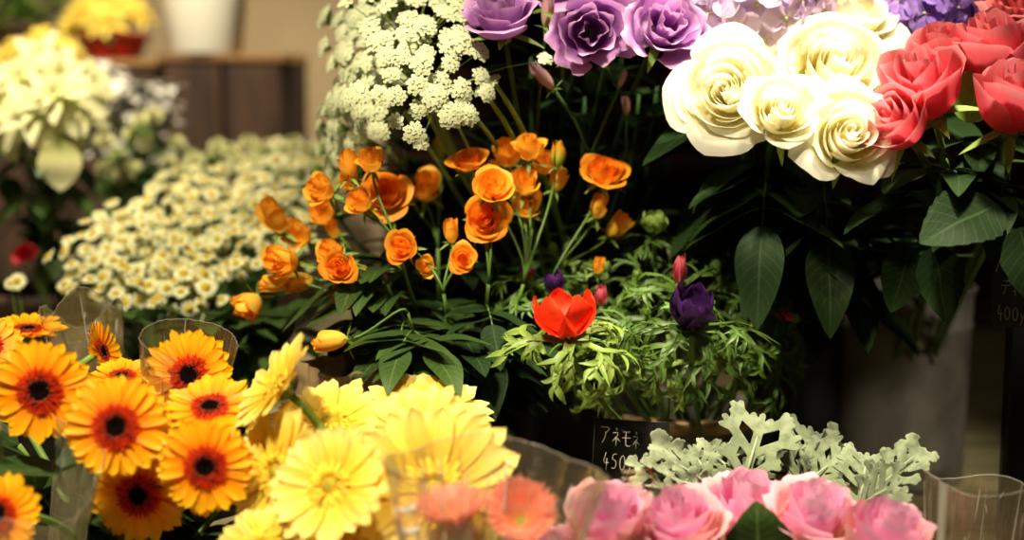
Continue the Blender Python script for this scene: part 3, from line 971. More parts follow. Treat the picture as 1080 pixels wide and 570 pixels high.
AN = 'anemones in the zinc bucket'
an = [
    # label, px,py,d, radius px, petals (n,H,open,w,mat), n, ruff index, ruff drop
    ('bright red-orange anemone half open above its frilly green ruff', 598, 345, 1.24, 32, (5, 1.55, .80, .74, 'an_red'), N(-.12, .95, .12), 4, .14, 1.3),
    ('dark purple anemone cup in the middle of the foliage', 731, 338, 1.25, 27, (9, 1.7, .62, .62, 'an_pur'), N(.0, .85, .45), 5, .3, 1.0),
    ('dark purple anemone behind the red-orange one', 585, 304, 1.36, 15, (7, 1.6, .4, .6, 'an_pur'), N(-.1, .95, .2), 0, .3, .9),
    ('pink anemone bud at the left edge of the foliage', 557, 291, 1.38, 9, (6, 1.4, .3, .6, 'an_pink'), N(-.1, .9, .3), 1, .3, .85),
    ('pink anemone bud standing above the purple cup', 716, 294, 1.31, 14, (5, 2.2, .15, .5, 'an_pink'), N(.05, .95, .2), 2, .3, .95),
    ('dusky pink anemone bud behind the foliage, right of the red-orange flower', 634, 318, 1.38, 12, (5, 1.8, .2, .5, 'an_pink'), N(0, .95, .2), 3, .3, .9),
    ('deep red anemone bud lying in the foliage by the rose leaves', 822, 330, 1.38, 11, (5, 1.8, .2, .5, 'an_pink'), N(.9, -.3, .2), 0, .3, .9),
    ('pale green unopened anemone at the top of the foliage', 690, 240, 1.40, 17, (6, 1.3, .5, .7, 'an_green'), N(0, .95, .3), 1, .35, .8),
    ('small green anemone bud under the red-orange flower', 650, 360, 1.29, 8, (5, 1.6, .2, .6, 'an_green'), N(.1, .8, .4), 2, .3, .9),
    ('green anemone bud with narrow leaves, upper middle', 640, 285, 1.42, 8, (5, 1.6, .2, .6, 'an_green'), N(0, .9, .3), 3, .3, .9),
    ('green anemone bud with narrow leaves, between pink bud and red bud', 775, 305, 1.37, 8, (5, 1.6, .2, .6, 'an_green'), N(.2, .8, .4), 0, .3, 1.0),
    ('green anemone bud spreading leaves right of the purple cup', 790, 345, 1.33, 8, (5, 1.6, .2, .6, 'an_green'), N(.4, .6, .6), 1, .3, 1.0),
    ('green anemone bud with leaves hanging below the purple cup', 760, 372, 1.30, 8, (5, 1.6, .2, .6, 'an_green'), N(.3, .4, .8), 2, .3, 1.0),
    ('green anemone bud left of the purple cup', 682, 330, 1.31, 8, (5, 1.6, .2, .6, 'an_green'), N(-.2, .7, .6), 3, .3, 1.0),
    ('green anemone bud with leaves over the bucket rim', 705, 385, 1.31, 8, (5, 1.6, .2, .6, 'an_green'), N(-.1, .4, .9), 4, .3, .9),
    ('green anemone bud above the bucket, next to the black buckets', 815, 370, 1.40, 8, (5, 1.6, .2, .6, 'an_green'), N(.5, .5, .5), 0, .3, 1.0),
    ('green anemone bud between spray roses and foliage', 585, 265, 1.42, 8, (5, 1.6, .2, .6, 'an_green'), N(-.3, .8, .3), 2, .3, .9),
    ('green anemone bud near the pale unopened anemone', 730, 255, 1.42, 8, (5, 1.6, .2, .6, 'an_green'), N(.2, .9, .3), 3, .3, .9),
    ('green anemone bud far right of the foliage, against the dark buckets', 838, 338, 1.42, 8, (5, 1.6, .2, .6, 'an_green'), N(.5, .6, .4), 1, .3, 1.0),
    ('green anemone bud at the upper right of the foliage, under the ivory roses', 822, 292, 1.42, 8, (5, 1.6, .2, .6, 'an_green'), N(.3, .8, .4), 2, .3, 1.0),
    ('green anemone bud between the pale unopened anemone and the ivory roses', 772, 268, 1.44, 8, (5, 1.6, .2, .6, 'an_green'), N(.2, .8, .4), 3, .3, 1.0),
    ('green anemone bud low left of the zinc bucket rim', 632, 388, 1.36, 8, (5, 1.6, .2, .6, 'an_green'), N(-.3, .4, .7), 4, .3, 1.0),
    ('green anemone bud under the pale unopened anemone', 672, 292, 1.38, 8, (5, 1.6, .2, .6, 'an_green'), N(-.1, .9, .4), 1, .3, 1.0),
]
for i, (lab, px, py, d, r, (n_, H_, op, w_, mt), n, ri, drop, rs) in enumerate(an):
    base = inb(B_AN)
    t = thing('anemone', lab, 'anemone', base, AN)
    rr = S(r, d)
    c = P(px, py, d)
    b0 = c - n * rr * .3
    F = frame(b0, n, rng.uniform(0, 6), rr)
    pm = cup_petals(200 + i, n_, H_, op, w_, M[mt], .04)
    pb = part('petals', pm, t, F)
    if r > 14 and mt != 'an_green':
        cb = MB()
        cb.ball((0, 0, .35), .2, 12, 8)
        for k in range(40):
            a = k * 2.4
            cb.tube([V((math.cos(a) * .15, math.sin(a) * .15, .2)), V((math.cos(a) * .34, math.sin(a) * .34, .5 + .1 * rng.random()))], .018, 4)
        part('flower_centre', (cb, M['an_pur']), t, F)
    nb = b0 - n * S(9, d)
    if r > 10:
        pass
    part('leaf_ruff', RUFF[ri], t, frame(nb, (n + V((0, -.25, .3))).normalized(), rng.uniform(0, 6), rs * (1.25 if i < 2 else 1.12)))
    sm = MB()
    sm.tube(stem_path(base, b0, n, .3), .0024, 7)
    part('stem', (sm, M['stem']), t)

# ------------------------------------------------------------------ ivory roses
WR = [rose_mesh(300 + k, 34, 1.0, 1.0, .16, 0, .05, 1.0, .12, (0, 0), 12, 10, .20, .22).mesh('bloom', M['r_wh']) for k in range(4)]
WRc = [rose_mesh(310 + k, 24, 1.3, .8, .18, 0, .07, 1.0, .16, (0, 0), 12, 10, .22, .25).mesh('bloom', M['r_wh']) for k in range(2)]
wr = [
    ('ivory rose wide open at the left of its cluster', 767, 98, 1.25, 56, N(-.30, .28, .9), WR[0]),
    ('cup-shaped ivory rose between the left rose and the lowest rose', 822, 120, 1.22, 42, N(-.05, .45, .9), WRc[0]),
    ('ivory rose behind the left open one, below the lilac hydrangea', 808, 62, 1.32, 50, N(-.1, .75, .6), WR[1]),
    ('broad ivory rose in the middle right of its cluster', 880, 70, 1.28, 60, N(.05, .55, .8), WR[2]),
    ('lowest ivory rose with pointed outer petals, touching the coral roses', 893, 146, 1.22, 50, N(0, .30, .95), WRc[1]),
    ('topmost ivory rose of the cluster, by the violet hydrangea', 896, 20, 1.36, 50, N(.05, .8, .5), WR[3]),
]
for i, (lab, px, py, d, r, n, ms) in enumerate(wr):
    lv = [(8, N(rng.uniform(-1, 1), -.15, .5), .07, .055, 5), (9, N(rng.uniform(-.8, .8), -.4, .8), .06, .055, 3), (6, N(rng.uniform(-1, 1), 0, .4), .08, .055, 5), (10, N(rng.uniform(-1, .6), -.5, .4), .05, .055, 5)]
    rose('ivory_rose', lab, 'ivory roses', ms, P(px, py, d), S(r * 1.0, d), n, inb(B_WH), rng.uniform(0, 6), .5, .0032, 'stem_d', lv, 'leaf_d', sep=i)
# ------------------------------------------------------------------ coral roses
CR = [rose_mesh(330 + k, 12, 1.6, .72, .12, .025, .10, 1.25, .10, (0, 0), 14, 9, .05, .12).mesh('bloom', M['r_co']) for k in range(4)]
cr = [
    ('coral rose cup in front, in the middle of the coral cluster', 975, 97, 1.24, 42, N(-.45, .8, .45)),
    ('darker coral rose lowest in its cluster, against the ivory rose', 946, 132, 1.22, 34, N(-.6, .5, .6)),
    ('coral rose behind the front cup, with upright petals', 992, 66, 1.30, 35, N(-.2, .9, .35)),
    ('large coral rose at the upper right of its cluster', 1046, 60, 1.29, 42, N(-.35, .85, .35)),
    ('coral rose beside the right frame edge', 1066, 112, 1.22, 42, N(-.2, .8, .5)),
]
for i, (lab, px, py, d, r, n) in enumerate(cr):
    lv = [(8, N(rng.uniform(-1, 1), .1, -.3), .06, .05, 5), (10, N(rng.uniform(-1, 1), .1, .4), .05, .042, 3), (11, N(rng.uniform(-1, 1), -.1, .6), .04, .042, 3)]
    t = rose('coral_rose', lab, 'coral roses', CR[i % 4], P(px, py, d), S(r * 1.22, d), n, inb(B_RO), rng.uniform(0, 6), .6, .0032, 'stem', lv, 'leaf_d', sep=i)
    if i == 0:
        lb = MB()
        leaf(lb, P(1052, 215, 1.22), P(940, 268, 1.16) - P(1052, 215, 1.22), V((0, -.75, .7)), .094, .068, .05, .15, .10, 0, 24, 6)
        leaf(lb, P(985, 260, 1.25), N(.15, -1, .3), V((0, -1, .2)), .068, .048, .1, .2, .10, 0, 20, 6)
        leaf(lb, P(960, 262, 1.27), N(-.3, -1, .2), V((0, -1, .2)), .06, .046, .1, .2, .10, 0, 20, 6)
        leaf(lb, P(1075, 240, 1.2), N(.3, -1, .3), V((0, -1, .3)), .075, .06, .1, .2, .10, 0, 20, 6)
        part('leaves', (lb, [M['leaf_d'], M['stem']]), t, label='broad serrated green leaf under the coral roses')
    if i == 4:
        lb = MB()
        leaf(lb, P(1020, 130, 1.28), N(.25, 1, 0), V((-.3, -1, .2)), .06, .045, .1, .2, .08, 0, 18, 5)
        part('leaves', (lb, [M['leaf_l']]), t, label='light green leaf behind the bloom')

# coral carnation
cb = rose_mesh(350, 30, .9, 1.0, .3, .14, .05, .6, 0, (0, 0), 12, 7)
rose('carnation', 'frilly coral carnation cut by the upper right corner', None, cb.mesh('bloom', M['carn']), P(1074, 0, 1.36), S(36, 1.36), N(-.2, .8, .5), inb(B_RO), 0, .5, .0028, 'stem', (), 'leaf', 'carnation')

# ------------------------------------------------------------------ pink roses
PR = [rose_mesh(400 + k, 20, 1.45, .85, .16, .04, .08, 1.1, .05, (0, 1), 14, 9, .10, .2).mesh('bloom', [M['r_pk'], M['r_pk_out']]) for k in range(4)]
pr = [
    ('pink rose leftmost of its row, in front of the chalkboard price sign', 640, 552, 1.09, 46, N(-.1, .92, .35)),
    ('pink rose below the dusty miller sprig on its left', 716, 556, 1.10, 48, N(-.1, .9, .4)),
    ('pink rose with peach outer petals under the large lacy silver leaf', 786, 542, 1.15, 50, N(.05, .95, .3)),
    ('pink rose with ruffled petals right of the dark green leaf', 857, 549, 1.12, 48, N(.1, .92, .35)),
    ('pink rose lowest at the right, beside the clear wrap', 935, 572, 1.09, 50, N(.15, .95, .3)),
    ('pink rose barely showing at the bottom edge by the salmon gerbera', 590, 588, 1.09, 34, N(-.1, .9, .3)),
]
for i, (lab, px, py, d, r, n) in enumerate(pr):
    rose('pink_rose', lab, 'pink roses along the front', PR[i % 4], P(px, py, d), S(r * 1.08, d), n, inb(B_PK, .05), rng.uniform(0, 6), .6, .003, 'stem', [(8, N(rng.uniform(-1, 1), 0, 1), .03, .03, 3)], 'leaf', sep=i)
    if i == 3:
        t = bpy.data.objects['pink_rose.003']
        lb = MB()
        leaf(lb, P(800, 602, 1.10), N(-.05, 1, .1), V((0, -1, .3)), .055, .062, .12, .15, .08, 0, 20, 6)
        part('leaves', (lb, [M['leaf']]), t, label='dark green serrated leaf between the pink roses')

# ------------------------------------------------------------------ dusty miller


def sdf_leaf(caps, res, warp):
    """mesh of a flat lobed outline (union of tapered capsules, gaps become holes), bent by warp(x, y)"""
    xs = [c[k] for c in caps for k in (0, 2)]
    ys = [c[k] for c in caps for k in (1, 3)]
    rm = max(max(c[4], c[5]) for c in caps) * 1.3
    x0, x1, y0, y1 = min(xs) - rm, max(xs) + rm, min(ys) - rm, max(ys) + rm
    nx, ny = int((x1 - x0) / res) + 2, int((y1 - y0) / res) + 2

    def f(x, y):
        best = -9
        for ax, ay, bx, by, ra, rb in caps:
            dx, dy = bx - ax, by - ay
            L2 = dx * dx + dy * dy + 1e-12
            t = max(0, min(1, ((x - ax) * dx + (y - ay) * dy) / L2))
            best = max(best, ra + (rb - ra) * t - math.hypot(x - ax - dx * t, y - ay - dy * t))
        return best
    g = [[f(x0 + i * res, y0 + j * res) for i in range(nx)] for j in range(ny)]
    mb = MB()
    ids = {}

    def vid(key, x, y):
        if key not in ids:
            ids[key] = len(mb.v)
            mb.v.append(tuple(warp(x, y)))
            mb.a.append(((y - y0) / (y1 - y0), (x - x0) / (x1 - x0), .5, 1))
        return ids[key]
    for j in range(ny - 1):
        for i in range(nx - 1):
            co = [(i, j), (i + 1, j), (i + 1, j + 1), (i, j + 1)]
            poly = []
            for k in range(4):
                a, b = co[k], co[(k + 1) % 4]
                va, vb = g[a[1]][a[0]], g[b[1]][b[0]]
                if va > 0:
                    poly.append(vid(('c',) + a, x0 + a[0] * res, y0 + a[1] * res))
                if (va > 0) != (vb > 0):
                    t = va / (va - vb)
                    poly.append(vid(('e',) + tuple(sorted((a, b))), x0 + (a[0] + (b[0] - a[0]) * t) * res, y0 + (a[1] + (b[1] - a[1]) * t) * res))
            if len(poly) >= 3:
                mb.f.append(tuple(poly)); mb.m.append(0)
    return mb


def dusty_caps(L, W, pairs, q, join=False, slim=1.0):
    caps = [(0, -.15 * L, 0, L * .9, .05 * L * slim, .085 * L * slim)]
    for k in range(pairs):
        y = L * (.10 + .72 * k / max(1, pairs - 1))
        wid = W * (1 - .45 * abs(k / max(1, pairs - 1) - .45))
        for sg in (-1, 1):
            a = q.uniform(.55, .8)
            ex, ey = sg * wid * math.cos(a) * q.uniform(.85, 1.1), y + wid * math.sin(a)
            caps.append((0, y, ex, ey, .065 * L * slim, .085 * L * slim))
            for s2 in (-.75, .0, .75):
                b = a + s2
                ll = wid * q.uniform(.28, .42)
                caps.append((ex, ey, ex + sg * ll * math.cos(b), ey + ll * math.sin(b), .075 * L * slim, .055 * L * slim))
            if join and k < pairs - 1:
                caps.append((ex, ey, ex * .92, ey + L * .24, .07 * L, .07 * L))
    for s2 in (-.6, 0, .6):
        caps.append((0, L * .85, math.sin(s2) * W * .45, L * .85 + math.cos(s2) * W * .45, .06 * L * slim, .05 * L * slim))
    return caps


def dusty_leaf(seed, L, W, pairs, base, d, face, bend=.3, join=False, slim=1.0, res=None):
    q = random.Random(seed)
    d = d.normalized()
    side = d.cross(face).normalized()
    face = side.cross(d).normalized() * -1 if side.cross(d).dot(face) < 0 else side.cross(d).normalized()
    ph = q.uniform(0, 6)

    def warp(x, y):
        t = y / L
        return base + side * x + d * y - face * (bend * L * t * t) + face * (.22 * x * x / W + math.sin(x * 5 / W + t * 6 + ph) * .035 * L)
    return sdf_leaf(dusty_caps(L, W, pairs, q, join, slim), res or L / 42, warp)


def dusty(label, base_px, leaves, foot):
    bpx, bpy_, bd = base_px
    c = P(bpx, bpy_, bd)
    t = thing('dusty_miller', label, 'foliage plant', foot, 'dusty miller sprigs')
    sm = MB()
    sm.tube(stem_path(foot, c, V((0, 0, 1)), .3), .0024, 7)
    for i, (ex, ey, dd, W, pairs, face, bend, join, slim) in enumerate(leaves):
        e = P(ex, ey, dd)
        L = (e - c).length * .92
        b = dusty_leaf(500 + i * 3 + bpx, L, S(W, dd), pairs, c, e - c, face, bend, join, slim)
        o = part('leaf', (b, M['dusty']), t)
        md = o.modifiers.new('thick', 'SOLIDIFY')
        md.thickness = .0011
        sm.tube([c + (e - c) * .02, c + (e - c) * .35 + face * .001, c + (e - c) * .75 - face * bend * L * .5], [.0016, .0012, .0006], 5)
    part('stem', (sm, M['dusty_s']), t)


dusty('dusty miller sprig with pale toothed leaves beside the chalkboard sign', (756, 520, 1.20), [
    (684, 464, 1.18, 24, 5, N(.25, .8, .7), .12, False, .62),
    (664, 488, 1.17, 24, 5, N(.1, .9, .6), .10, False, .62),
    (728, 468, 1.21, 24, 4, N(.4, .4, .8), .1, False, .7),
    (686, 516, 1.15, 20, 4, N(0, .9, .5), .2, False, .62),
    (708, 500, 1.16, 20, 4, N(.1, .7, .7), .2, False, .62)], B_PK + V((-.02, .05, 0)))
dusty('dusty miller sprig with one large lacy leaf standing upright', (784, 512, 1.22), [
    (806, 436, 1.24, 38, 3, N(-.15, .25, 1), .12, True, .85),
    (735, 456, 1.27, 28, 4, N(.3, .3, .9), .3, False, .7)], B_PK + V((.0, .06, 0)))
dusty('dusty miller sprig with drooping grey leaves between the lacy leaf and the zinc bucket', (846, 520, 1.24), [
    (862, 446, 1.27, 34, 4, N(.2, .3, .9), .2, False, .8),
    (818, 474, 1.25, 26, 4, N(-.3, .5, .8), .2, False, .75),
    (886, 470, 1.24, 32, 4, N(.1, .9, .5), .4, True, .8),
    (906, 454, 1.29, 24, 4, N(.4, .3, .8), .2, False, .7)], B_PK + V((.03, .06, 0)))
dusty('dusty miller sprig leaning right in front of the zinc bucket', (906, 535, 1.20), [
    (982, 462, 1.21, 24, 5, N(-.4, .6, .8), .08, False, .62),
    (946, 508, 1.17, 28, 4, N(.2, .7, .7), .1, False, .7),
    (916, 472, 1.23, 28, 4, N(-.2, .3, .9), .12, False, .75)], B_PK + V((.05, .05, 0)))

# ------------------------------------------------------------------ lace flowers


def umbellet_mesh(seed, nf=34, R_=.0088):
    q = random.Random(seed)
    mb = MB()
    for k in range(nf):
        a = k * 2.39996
        rr = R_ * math.sqrt((k + .5) / nf)
        p = V((math.cos(a) * rr, math.sin(a) * rr, .0025 * (1 - (rr / R_) ** 2) + q.uniform(-.0006, .0008)))
        n = V((p.x * 45, p.y * 45, 1)).normalized()
        x = n.cross(V((0, 1, .1))).normalized()
        y = n.cross(x)
        mb.tube([V((0, 0, -.009)), p - n * .0008], .00022, 3, 1)
        a0 = q.uniform(0, 6)
        fr = q.uniform(.0013, .0019)
        for j in range(5):
            b = a0 + j * 2 * PI / 5
            dd = x * math.cos(b) + y * math.sin(b)
            ss = x * -math.sin(b) + y * math.cos(b)
            i0 = len(mb.v)
            for pt, tt in ((p, 0), (p + dd * fr * .7 + ss * fr * .55 + n * .0004, .6), (p + dd * fr * 1.15 + n * .0001, 1), (p + dd * fr * .7 - ss * fr * .55 + n * .0004, .6)):
                mb.v.append(tuple(pt)); mb.a.append((tt, .5, q.random(), 1))
            mb.f.append((i0, i0 + 1, i0 + 2, i0 + 3)); mb.m.append(0)
    return mb.mesh('umbellet', [M['lace'], M['lace_s']])


UMB = [umbellet_mesh(600 + k) for k in range(3)]
lace = [
    ('white lace flower umbel facing the viewer, nearest the purple lisianthus', 452, 78, 1.30, 74, N(.15, .35, .9), 30),
    ('white lace flower umbel at the top, by the lilac bloom', 432, 6, 1.36, 74, N(0, .8, .6), 28),
    ('white lace flower umbel seen from its left side against the wall', 385, 62, 1.44, 66, N(-.6, .4, .6), 28),
    ('white lace flower umbel low on the left, edge-on', 383, 112, 1.40, 56, N(-.65, .1, .6), 24),
    ('white lace flower umbel at the upper left against the wall', 392, 8, 1.48, 66, N(-.45, .7, .5), 26),
    ('yellowish lace flower umbel seen from below, over the chamomile', 352, 150, 1.50, 58, N(-.75, .1, .2), 24),
]
for li, (lab, px, py, d, r, n, cnt) in enumerate(lace):
    base = inb(B_LI, .05)
    t = thing('lace_flower', lab, 'lace flower', base, 'white lace flowers')
    c = P(px, py, d)
    rr = S(r, d)
    hub = c - n * rr * 1.0
    sm = MB()
    sm.tube(stem_path(base, hub, (hub - base + n * .15).normalized(), .3), .0024, 7)
    x = n.cross(V((0, 0, 1))).normalized(); y = n.cross(x)
    for k in range(cnt):
        a = k * 2.39996 + rng.uniform(-.35, .35)
        q = rr * math.sqrt((k + .6) / cnt) * rng.uniform(.88, 1.08)
        e = c + (x * math.cos(a) + y * math.sin(a)) * q * rng.uniform(.93, 1.05) + n * (rr * .18 * (1 - (q / rr) ** 2) + rng.uniform(-.010, .010))
        nn = (e - hub).normalized()
        sm.tube(bez(hub, hub + n * rr * .35, e - nn * rr * .3, e - nn * .008, 5), .0006, 4)
        part('umbellet', UMB[k % 3], t, frame(e, (nn + n * .5).normalized(), rng.uniform(0, 6), rng.uniform(.95, 1.4)))
    part('stem', (sm, M['lace_s']), t)
# stray pair of lace florets hanging low
base = inb(B_LI, .05)
t = thing('lace_flower', 'loose lace flower sprig with two hanging white tufts above the orange roses', 'lace flower', base, 'white lace flowers')
sm = MB()
H_ = P(470, 100, 1.33)
sm.tube(stem_path(base, H_, V((-.3, 0, .8)).normalized(), .3), .0016, 6)
for (ex, ey) in ((444, 150), (417, 128), (575, 62)):
    e = P(ex, ey, 1.31)
    nn = N(0, .2, 1) if ex < 500 else N(.2, .6, .6)
    sm.tube(bez(H_, H_ + (e - H_) * .3 + V((0, 0, .015)), e + V((0, 0.012, .0)), e - nn * .006, 6), .0006, 4)
    part('umbellet', UMB[0], t, frame(e, nn, 0, .85))
part('stem', (sm, M['lace_s']), t)
# green stems leaning right from the lace umbels (visible bundle)
for k, (x0, y0, x1, y1) in enumerate([(488, 112, 545, 160), (508, 95, 556, 150), (520, 85, 566, 150)]):
    base = inb(B_LI, .05)
    t = thing('lace_flower', ['lace flower leaf stalk, lowest of the three pale green stalks under the lisianthus', 'lace flower leaf stalk, middle of the three pale green stalks under the lisianthus', 'lace flower leaf stalk, uppermost of the three pale green stalks under the lisianthus'][k], 'stalk', base, 'pale green stalks')
    sm = MB()
    a, b = P(x0, y0, 1.33), P(x1, y1, 1.38)
    sm.tube(bez(base, base + (b - base) * .5 + V((.05, 0, .05)), b, a, 14), [.0034 - .0012 * i / 14 for i in range(15)], 8)
    part('stem', (sm, M['stem_l']), t)
    part('umbellet', UMB[k], t, frame(a, (a - b).normalized(), 0, .9))

# ------------------------------------------------------------------ lisianthus
LI = [rose_mesh(700 + k, 10, 1.25, .9, .26, .085, .26, 1.25, 0.0, (0, 0), 18, 10, .12, .2).mesh('bloom', M['lis']) for k in range(3)]
li = [
    ('purple lisianthus with a funnel-shaped base, leftmost beside the lace flowers', 527, 8, 1.30, 44, N(-.15, .85, .5), .8),
    ('purple lisianthus hanging open over the dark stems', 622, 34, 1.29, 50, N(.0, .0, 1), .7),
    ('purple lisianthus behind the open hanging bloom', 654, 8, 1.34, 48, N(.1, .6, .7), .6),
    ('purple lisianthus beside the lilac hydrangea', 702, 28, 1.29, 48, N(.15, .35, .85), .6),
    ('purple lisianthus at the top edge above the hanging bloom', 588, -12, 1.40, 36, N(-.1, .8, .5), .6),
]
for i, (lab, px, py, d, r, n, hs) in enumerate(li):
    t = rose('lisianthus', lab, 'purple lisianthus', LI[i % 3], P(px, py, d), S(r * .92, d), n, inb(B_LI, .05), rng.uniform(0, 6), hs, .0024, 'stem_d', (), 'leaf_d', 'lisianthus', sep=0, stem_k=.3)
    lb = MB()
    base = t.location
    for k in range(9):
        a = rng.uniform(0, 2 * PI)
        f = rng.uniform(.35, .85)
        p = base + (P(px, py + 60, d + .1) - base) * f
        leaf(lb, p, V((math.cos(a), math.sin(a) * .6, rng.uniform(.2, 1.2))), V((0, 0, 1)), rng.uniform(.06, .10), rng.uniform(.022, .034), rng.uniform(.1, .5), .2, 0, 0, 9, 4)
    part('leaves', (lb, [M['leaf_d']]), t)
LBUD = rose_mesh(720, 6, 2.6, .12, .03, 0, .3, 1, .1, (0, 0), 6, 8, 0, .05).mesh('bud', M['lis_bud'])
for lab, px, py, d, r, n in [
        ('pinkish lisianthus bud tilted among the dark stems', 573, 82, 1.34, 11, N(-.65, .75, .2)),
        ('small white lisianthus bud among the dark stems', 656, 84, 1.36, 6, N(.35, .9, .2)),
        ('pink lisianthus bud left of the hanging purple bloom', 577, 12, 1.34, 11, N(.1, 1, .1)),
        ('pinkish lisianthus bud low among the dark stems', 660, 112, 1.40, 6, N(-.1, 1, .1))]:
    base = inb(B_LI, .05)
    t = thing('lisianthus_bud', lab, 'lisianthus', base, 'lisianthus buds')
    c = P(px, py, d); rr = S(r, d) * 1.3
    F = frame(c - n * rr * 1.2, n, 0, rr)
    part('bud', LBUD, t, F)
    part('sepals', SEP[0], t, F)
    sm = MB(); sm.tube(stem_path(base, c - n * rr * 1.4, n, .3), .0018, 6)
    part('stem', (sm, M['stem_d']), t)
# leafy stems without blooms filling the dark middle
for k in range(18):
    px = 560 + k * 19 if k < 9 else 352 + (k - 9) * 25
    base = inb(B_LI, .06)
    t = thing('leafy_shoot', 'tall dark green leafy stem in the shade behind the orange spray roses', 'stem', base, 'shaded leafy stems')
    tip = P(px, rng.uniform(55, 110) + (95 if k >= 9 else 0), 1.46 + .03 * (k % 3) + (.06 if k >= 9 else 0))
    path = stem_path(base, tip, V((0, -.2, 1)).normalized(), .3)
    sm = MB(); sm.tube(path, .002, 6)
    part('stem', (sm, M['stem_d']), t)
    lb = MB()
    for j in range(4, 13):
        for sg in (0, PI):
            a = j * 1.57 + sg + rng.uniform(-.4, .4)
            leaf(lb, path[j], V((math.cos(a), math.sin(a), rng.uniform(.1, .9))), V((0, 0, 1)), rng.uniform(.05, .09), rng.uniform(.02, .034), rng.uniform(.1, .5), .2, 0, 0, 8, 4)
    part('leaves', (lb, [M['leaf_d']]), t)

# ------------------------------------------------------------------ hydrangeas


def floret_mesh(seed, mat):
    q = random.Random(seed)
    mb = MB()
    for k in range(4):
        a = k * PI / 2 + q.uniform(-.1, .1)
        ra = q.random()

        def fn(u, v, a=a):
            r = .08 + .92 * v
            w = .52 * math.sin(PI * (.06 + .74 * v)) ** .8
            x = u * w
            z = .15 * v - .22 * v * v + .08 * abs(u) + .05 * math.sin(u * 6 + v * 5 + a)
            r *= 1 - .12 * u * u
            return V((math.cos(a) * r - math.sin(a) * x, math.sin(a) * r + math.cos(a) * x, z))
        mb.patch(fn, 6, 6, 0, ra)
    mb.ball((0, 0, .05), .08, 6, 4, 1)
    return mb.mesh('floret', [mat, M['lace']])


for lab, px, py, d, r, fr, mk, cnt, n0, base in [
        ('pale lilac hydrangea head between the lisianthus and the ivory roses', 786, 12, 1.36, 92, 29, 'hyd_p', 60, N(0, .5, .8), B_WH + V((-.03, .03, 0))),
        ('violet hydrangea head behind the ivory and coral roses', 956, 20, 1.42, 78, 23, 'hyd_v', 60, N(0, .5, .8), B_WH + V((.03, .03, 0)))]:
    t = thing('hydrangea', lab, 'hydrangea', base)
    fm = [floret_mesh(800 + k, M[mk]) for k in range(3)]
    c = P(px, py, d); rr = S(r, d)
    sm = MB()
    hub = c - V((0, 0, 1)) * rr * .8
    sm.tube(stem_path(base, hub, V((0, 0, 1)), .3), .0035, 8)
    for k in range(cnt):
        zc = 1 - 1.55 * (k + .5) / cnt
        a = k * 2.39996
        s_ = math.sqrt(1 - zc * zc)
        nn = V((s_ * math.cos(a), s_ * math.sin(a), zc))
        e = c + V((nn.x * rr, nn.y * rr * .8, nn.z * rr * .72)) * rng.uniform(.93, 1.03)
        nt_ = (nn + V((rng.uniform(-.3, .3), rng.uniform(-.3, .3), rng.uniform(-.3, .3)))).normalized()
        part('floret', fm[k % 3], t, frame(e, nt_, rng.uniform(0, 6), S(fr, d) * rng.uniform(.85, 1.1)))
        sm.tube([hub, hub + (e - hub) * .5, e], .0007, 4)
    part('stem', (sm, M['stem']), t)
    lb = MB()
    for k in range(4):
        a = k * 1.57 + .5
        leaf(lb, hub - V((0, 0, .03)), V((math.cos(a), math.sin(a), -.1)), V((0, 0, 1)), .12, .075, .3, .15, .08, 0, 16, 4)
    part('leaves', (lb, [M['leaf_d']]), t)

# ------------------------------------------------------------------ chamomile


def daisy_mesh(seed):
    q = random.Random(seed)
    mb = MB()
    n = q.choice((12, 13, 14))
    for k in range(n):
        a = k / n * 2 * PI
        el = q.uniform(-.25, .1)
        ca, sa = math.cos(a), math.sin(a)

        def fn(u, v):
            r = .3 + .7 * v
            w = .17 * (.6 + .4 * v) * (1 - .5 * max(0, v - .7) / .3)
            return V((ca * r - sa * u * w, sa * r + ca * u * w, el * v * .8 + .03 * abs(u)))
        mb.patch(fn, 2, 3, 0, q.random())
    mb.lathe([(.001, .34), (.22, .30), (.38, .14), (.42, -.02), (.15, -.12)], 10, 1)
    return mb.mesh('daisy', [M['daisy'], M['daisy_c']])


DA = [daisy_mesh(900 + k) for k in range(4)]
ch = [(98, 285, 1.58), (112, 258, 1.66), (140, 240, 1.72), (146, 290, 1.56), (170, 258, 1.62), (176, 215, 1.78), (192, 292, 1.55), (207, 240, 1.68), (218, 275, 1.58), (222, 205, 1.80),
      (246, 228, 1.70), (256, 262, 1.60), (268, 196, 1.82), (290, 216, 1.74), (312, 190, 1.82), (300, 248, 1.66), (330, 175, 1.86), (200, 325, 1.54)]
chl = ['at the lower left end of the bank', 'at the left end, above the lowest sprays', 'on the upper left slope of the bank', 'low in front, left of the middle', 'left of the middle of the bank',
       'on the crest, left part', 'low in front, above the wrapped gerbera', 'in the middle of the bank', 'in front, middle, with separate daisies', 'on the crest, middle part',
       'right of the middle of the bank', 'in front, beside the lowest orange rosebud', 'on the crest, right part', 'behind the upper left orange roses', 'far up, right end of the crest',
       'behind the orange rose clusters', 'topmost, under the lace flowers', 'lowest, with a few daisies against dark leaves']
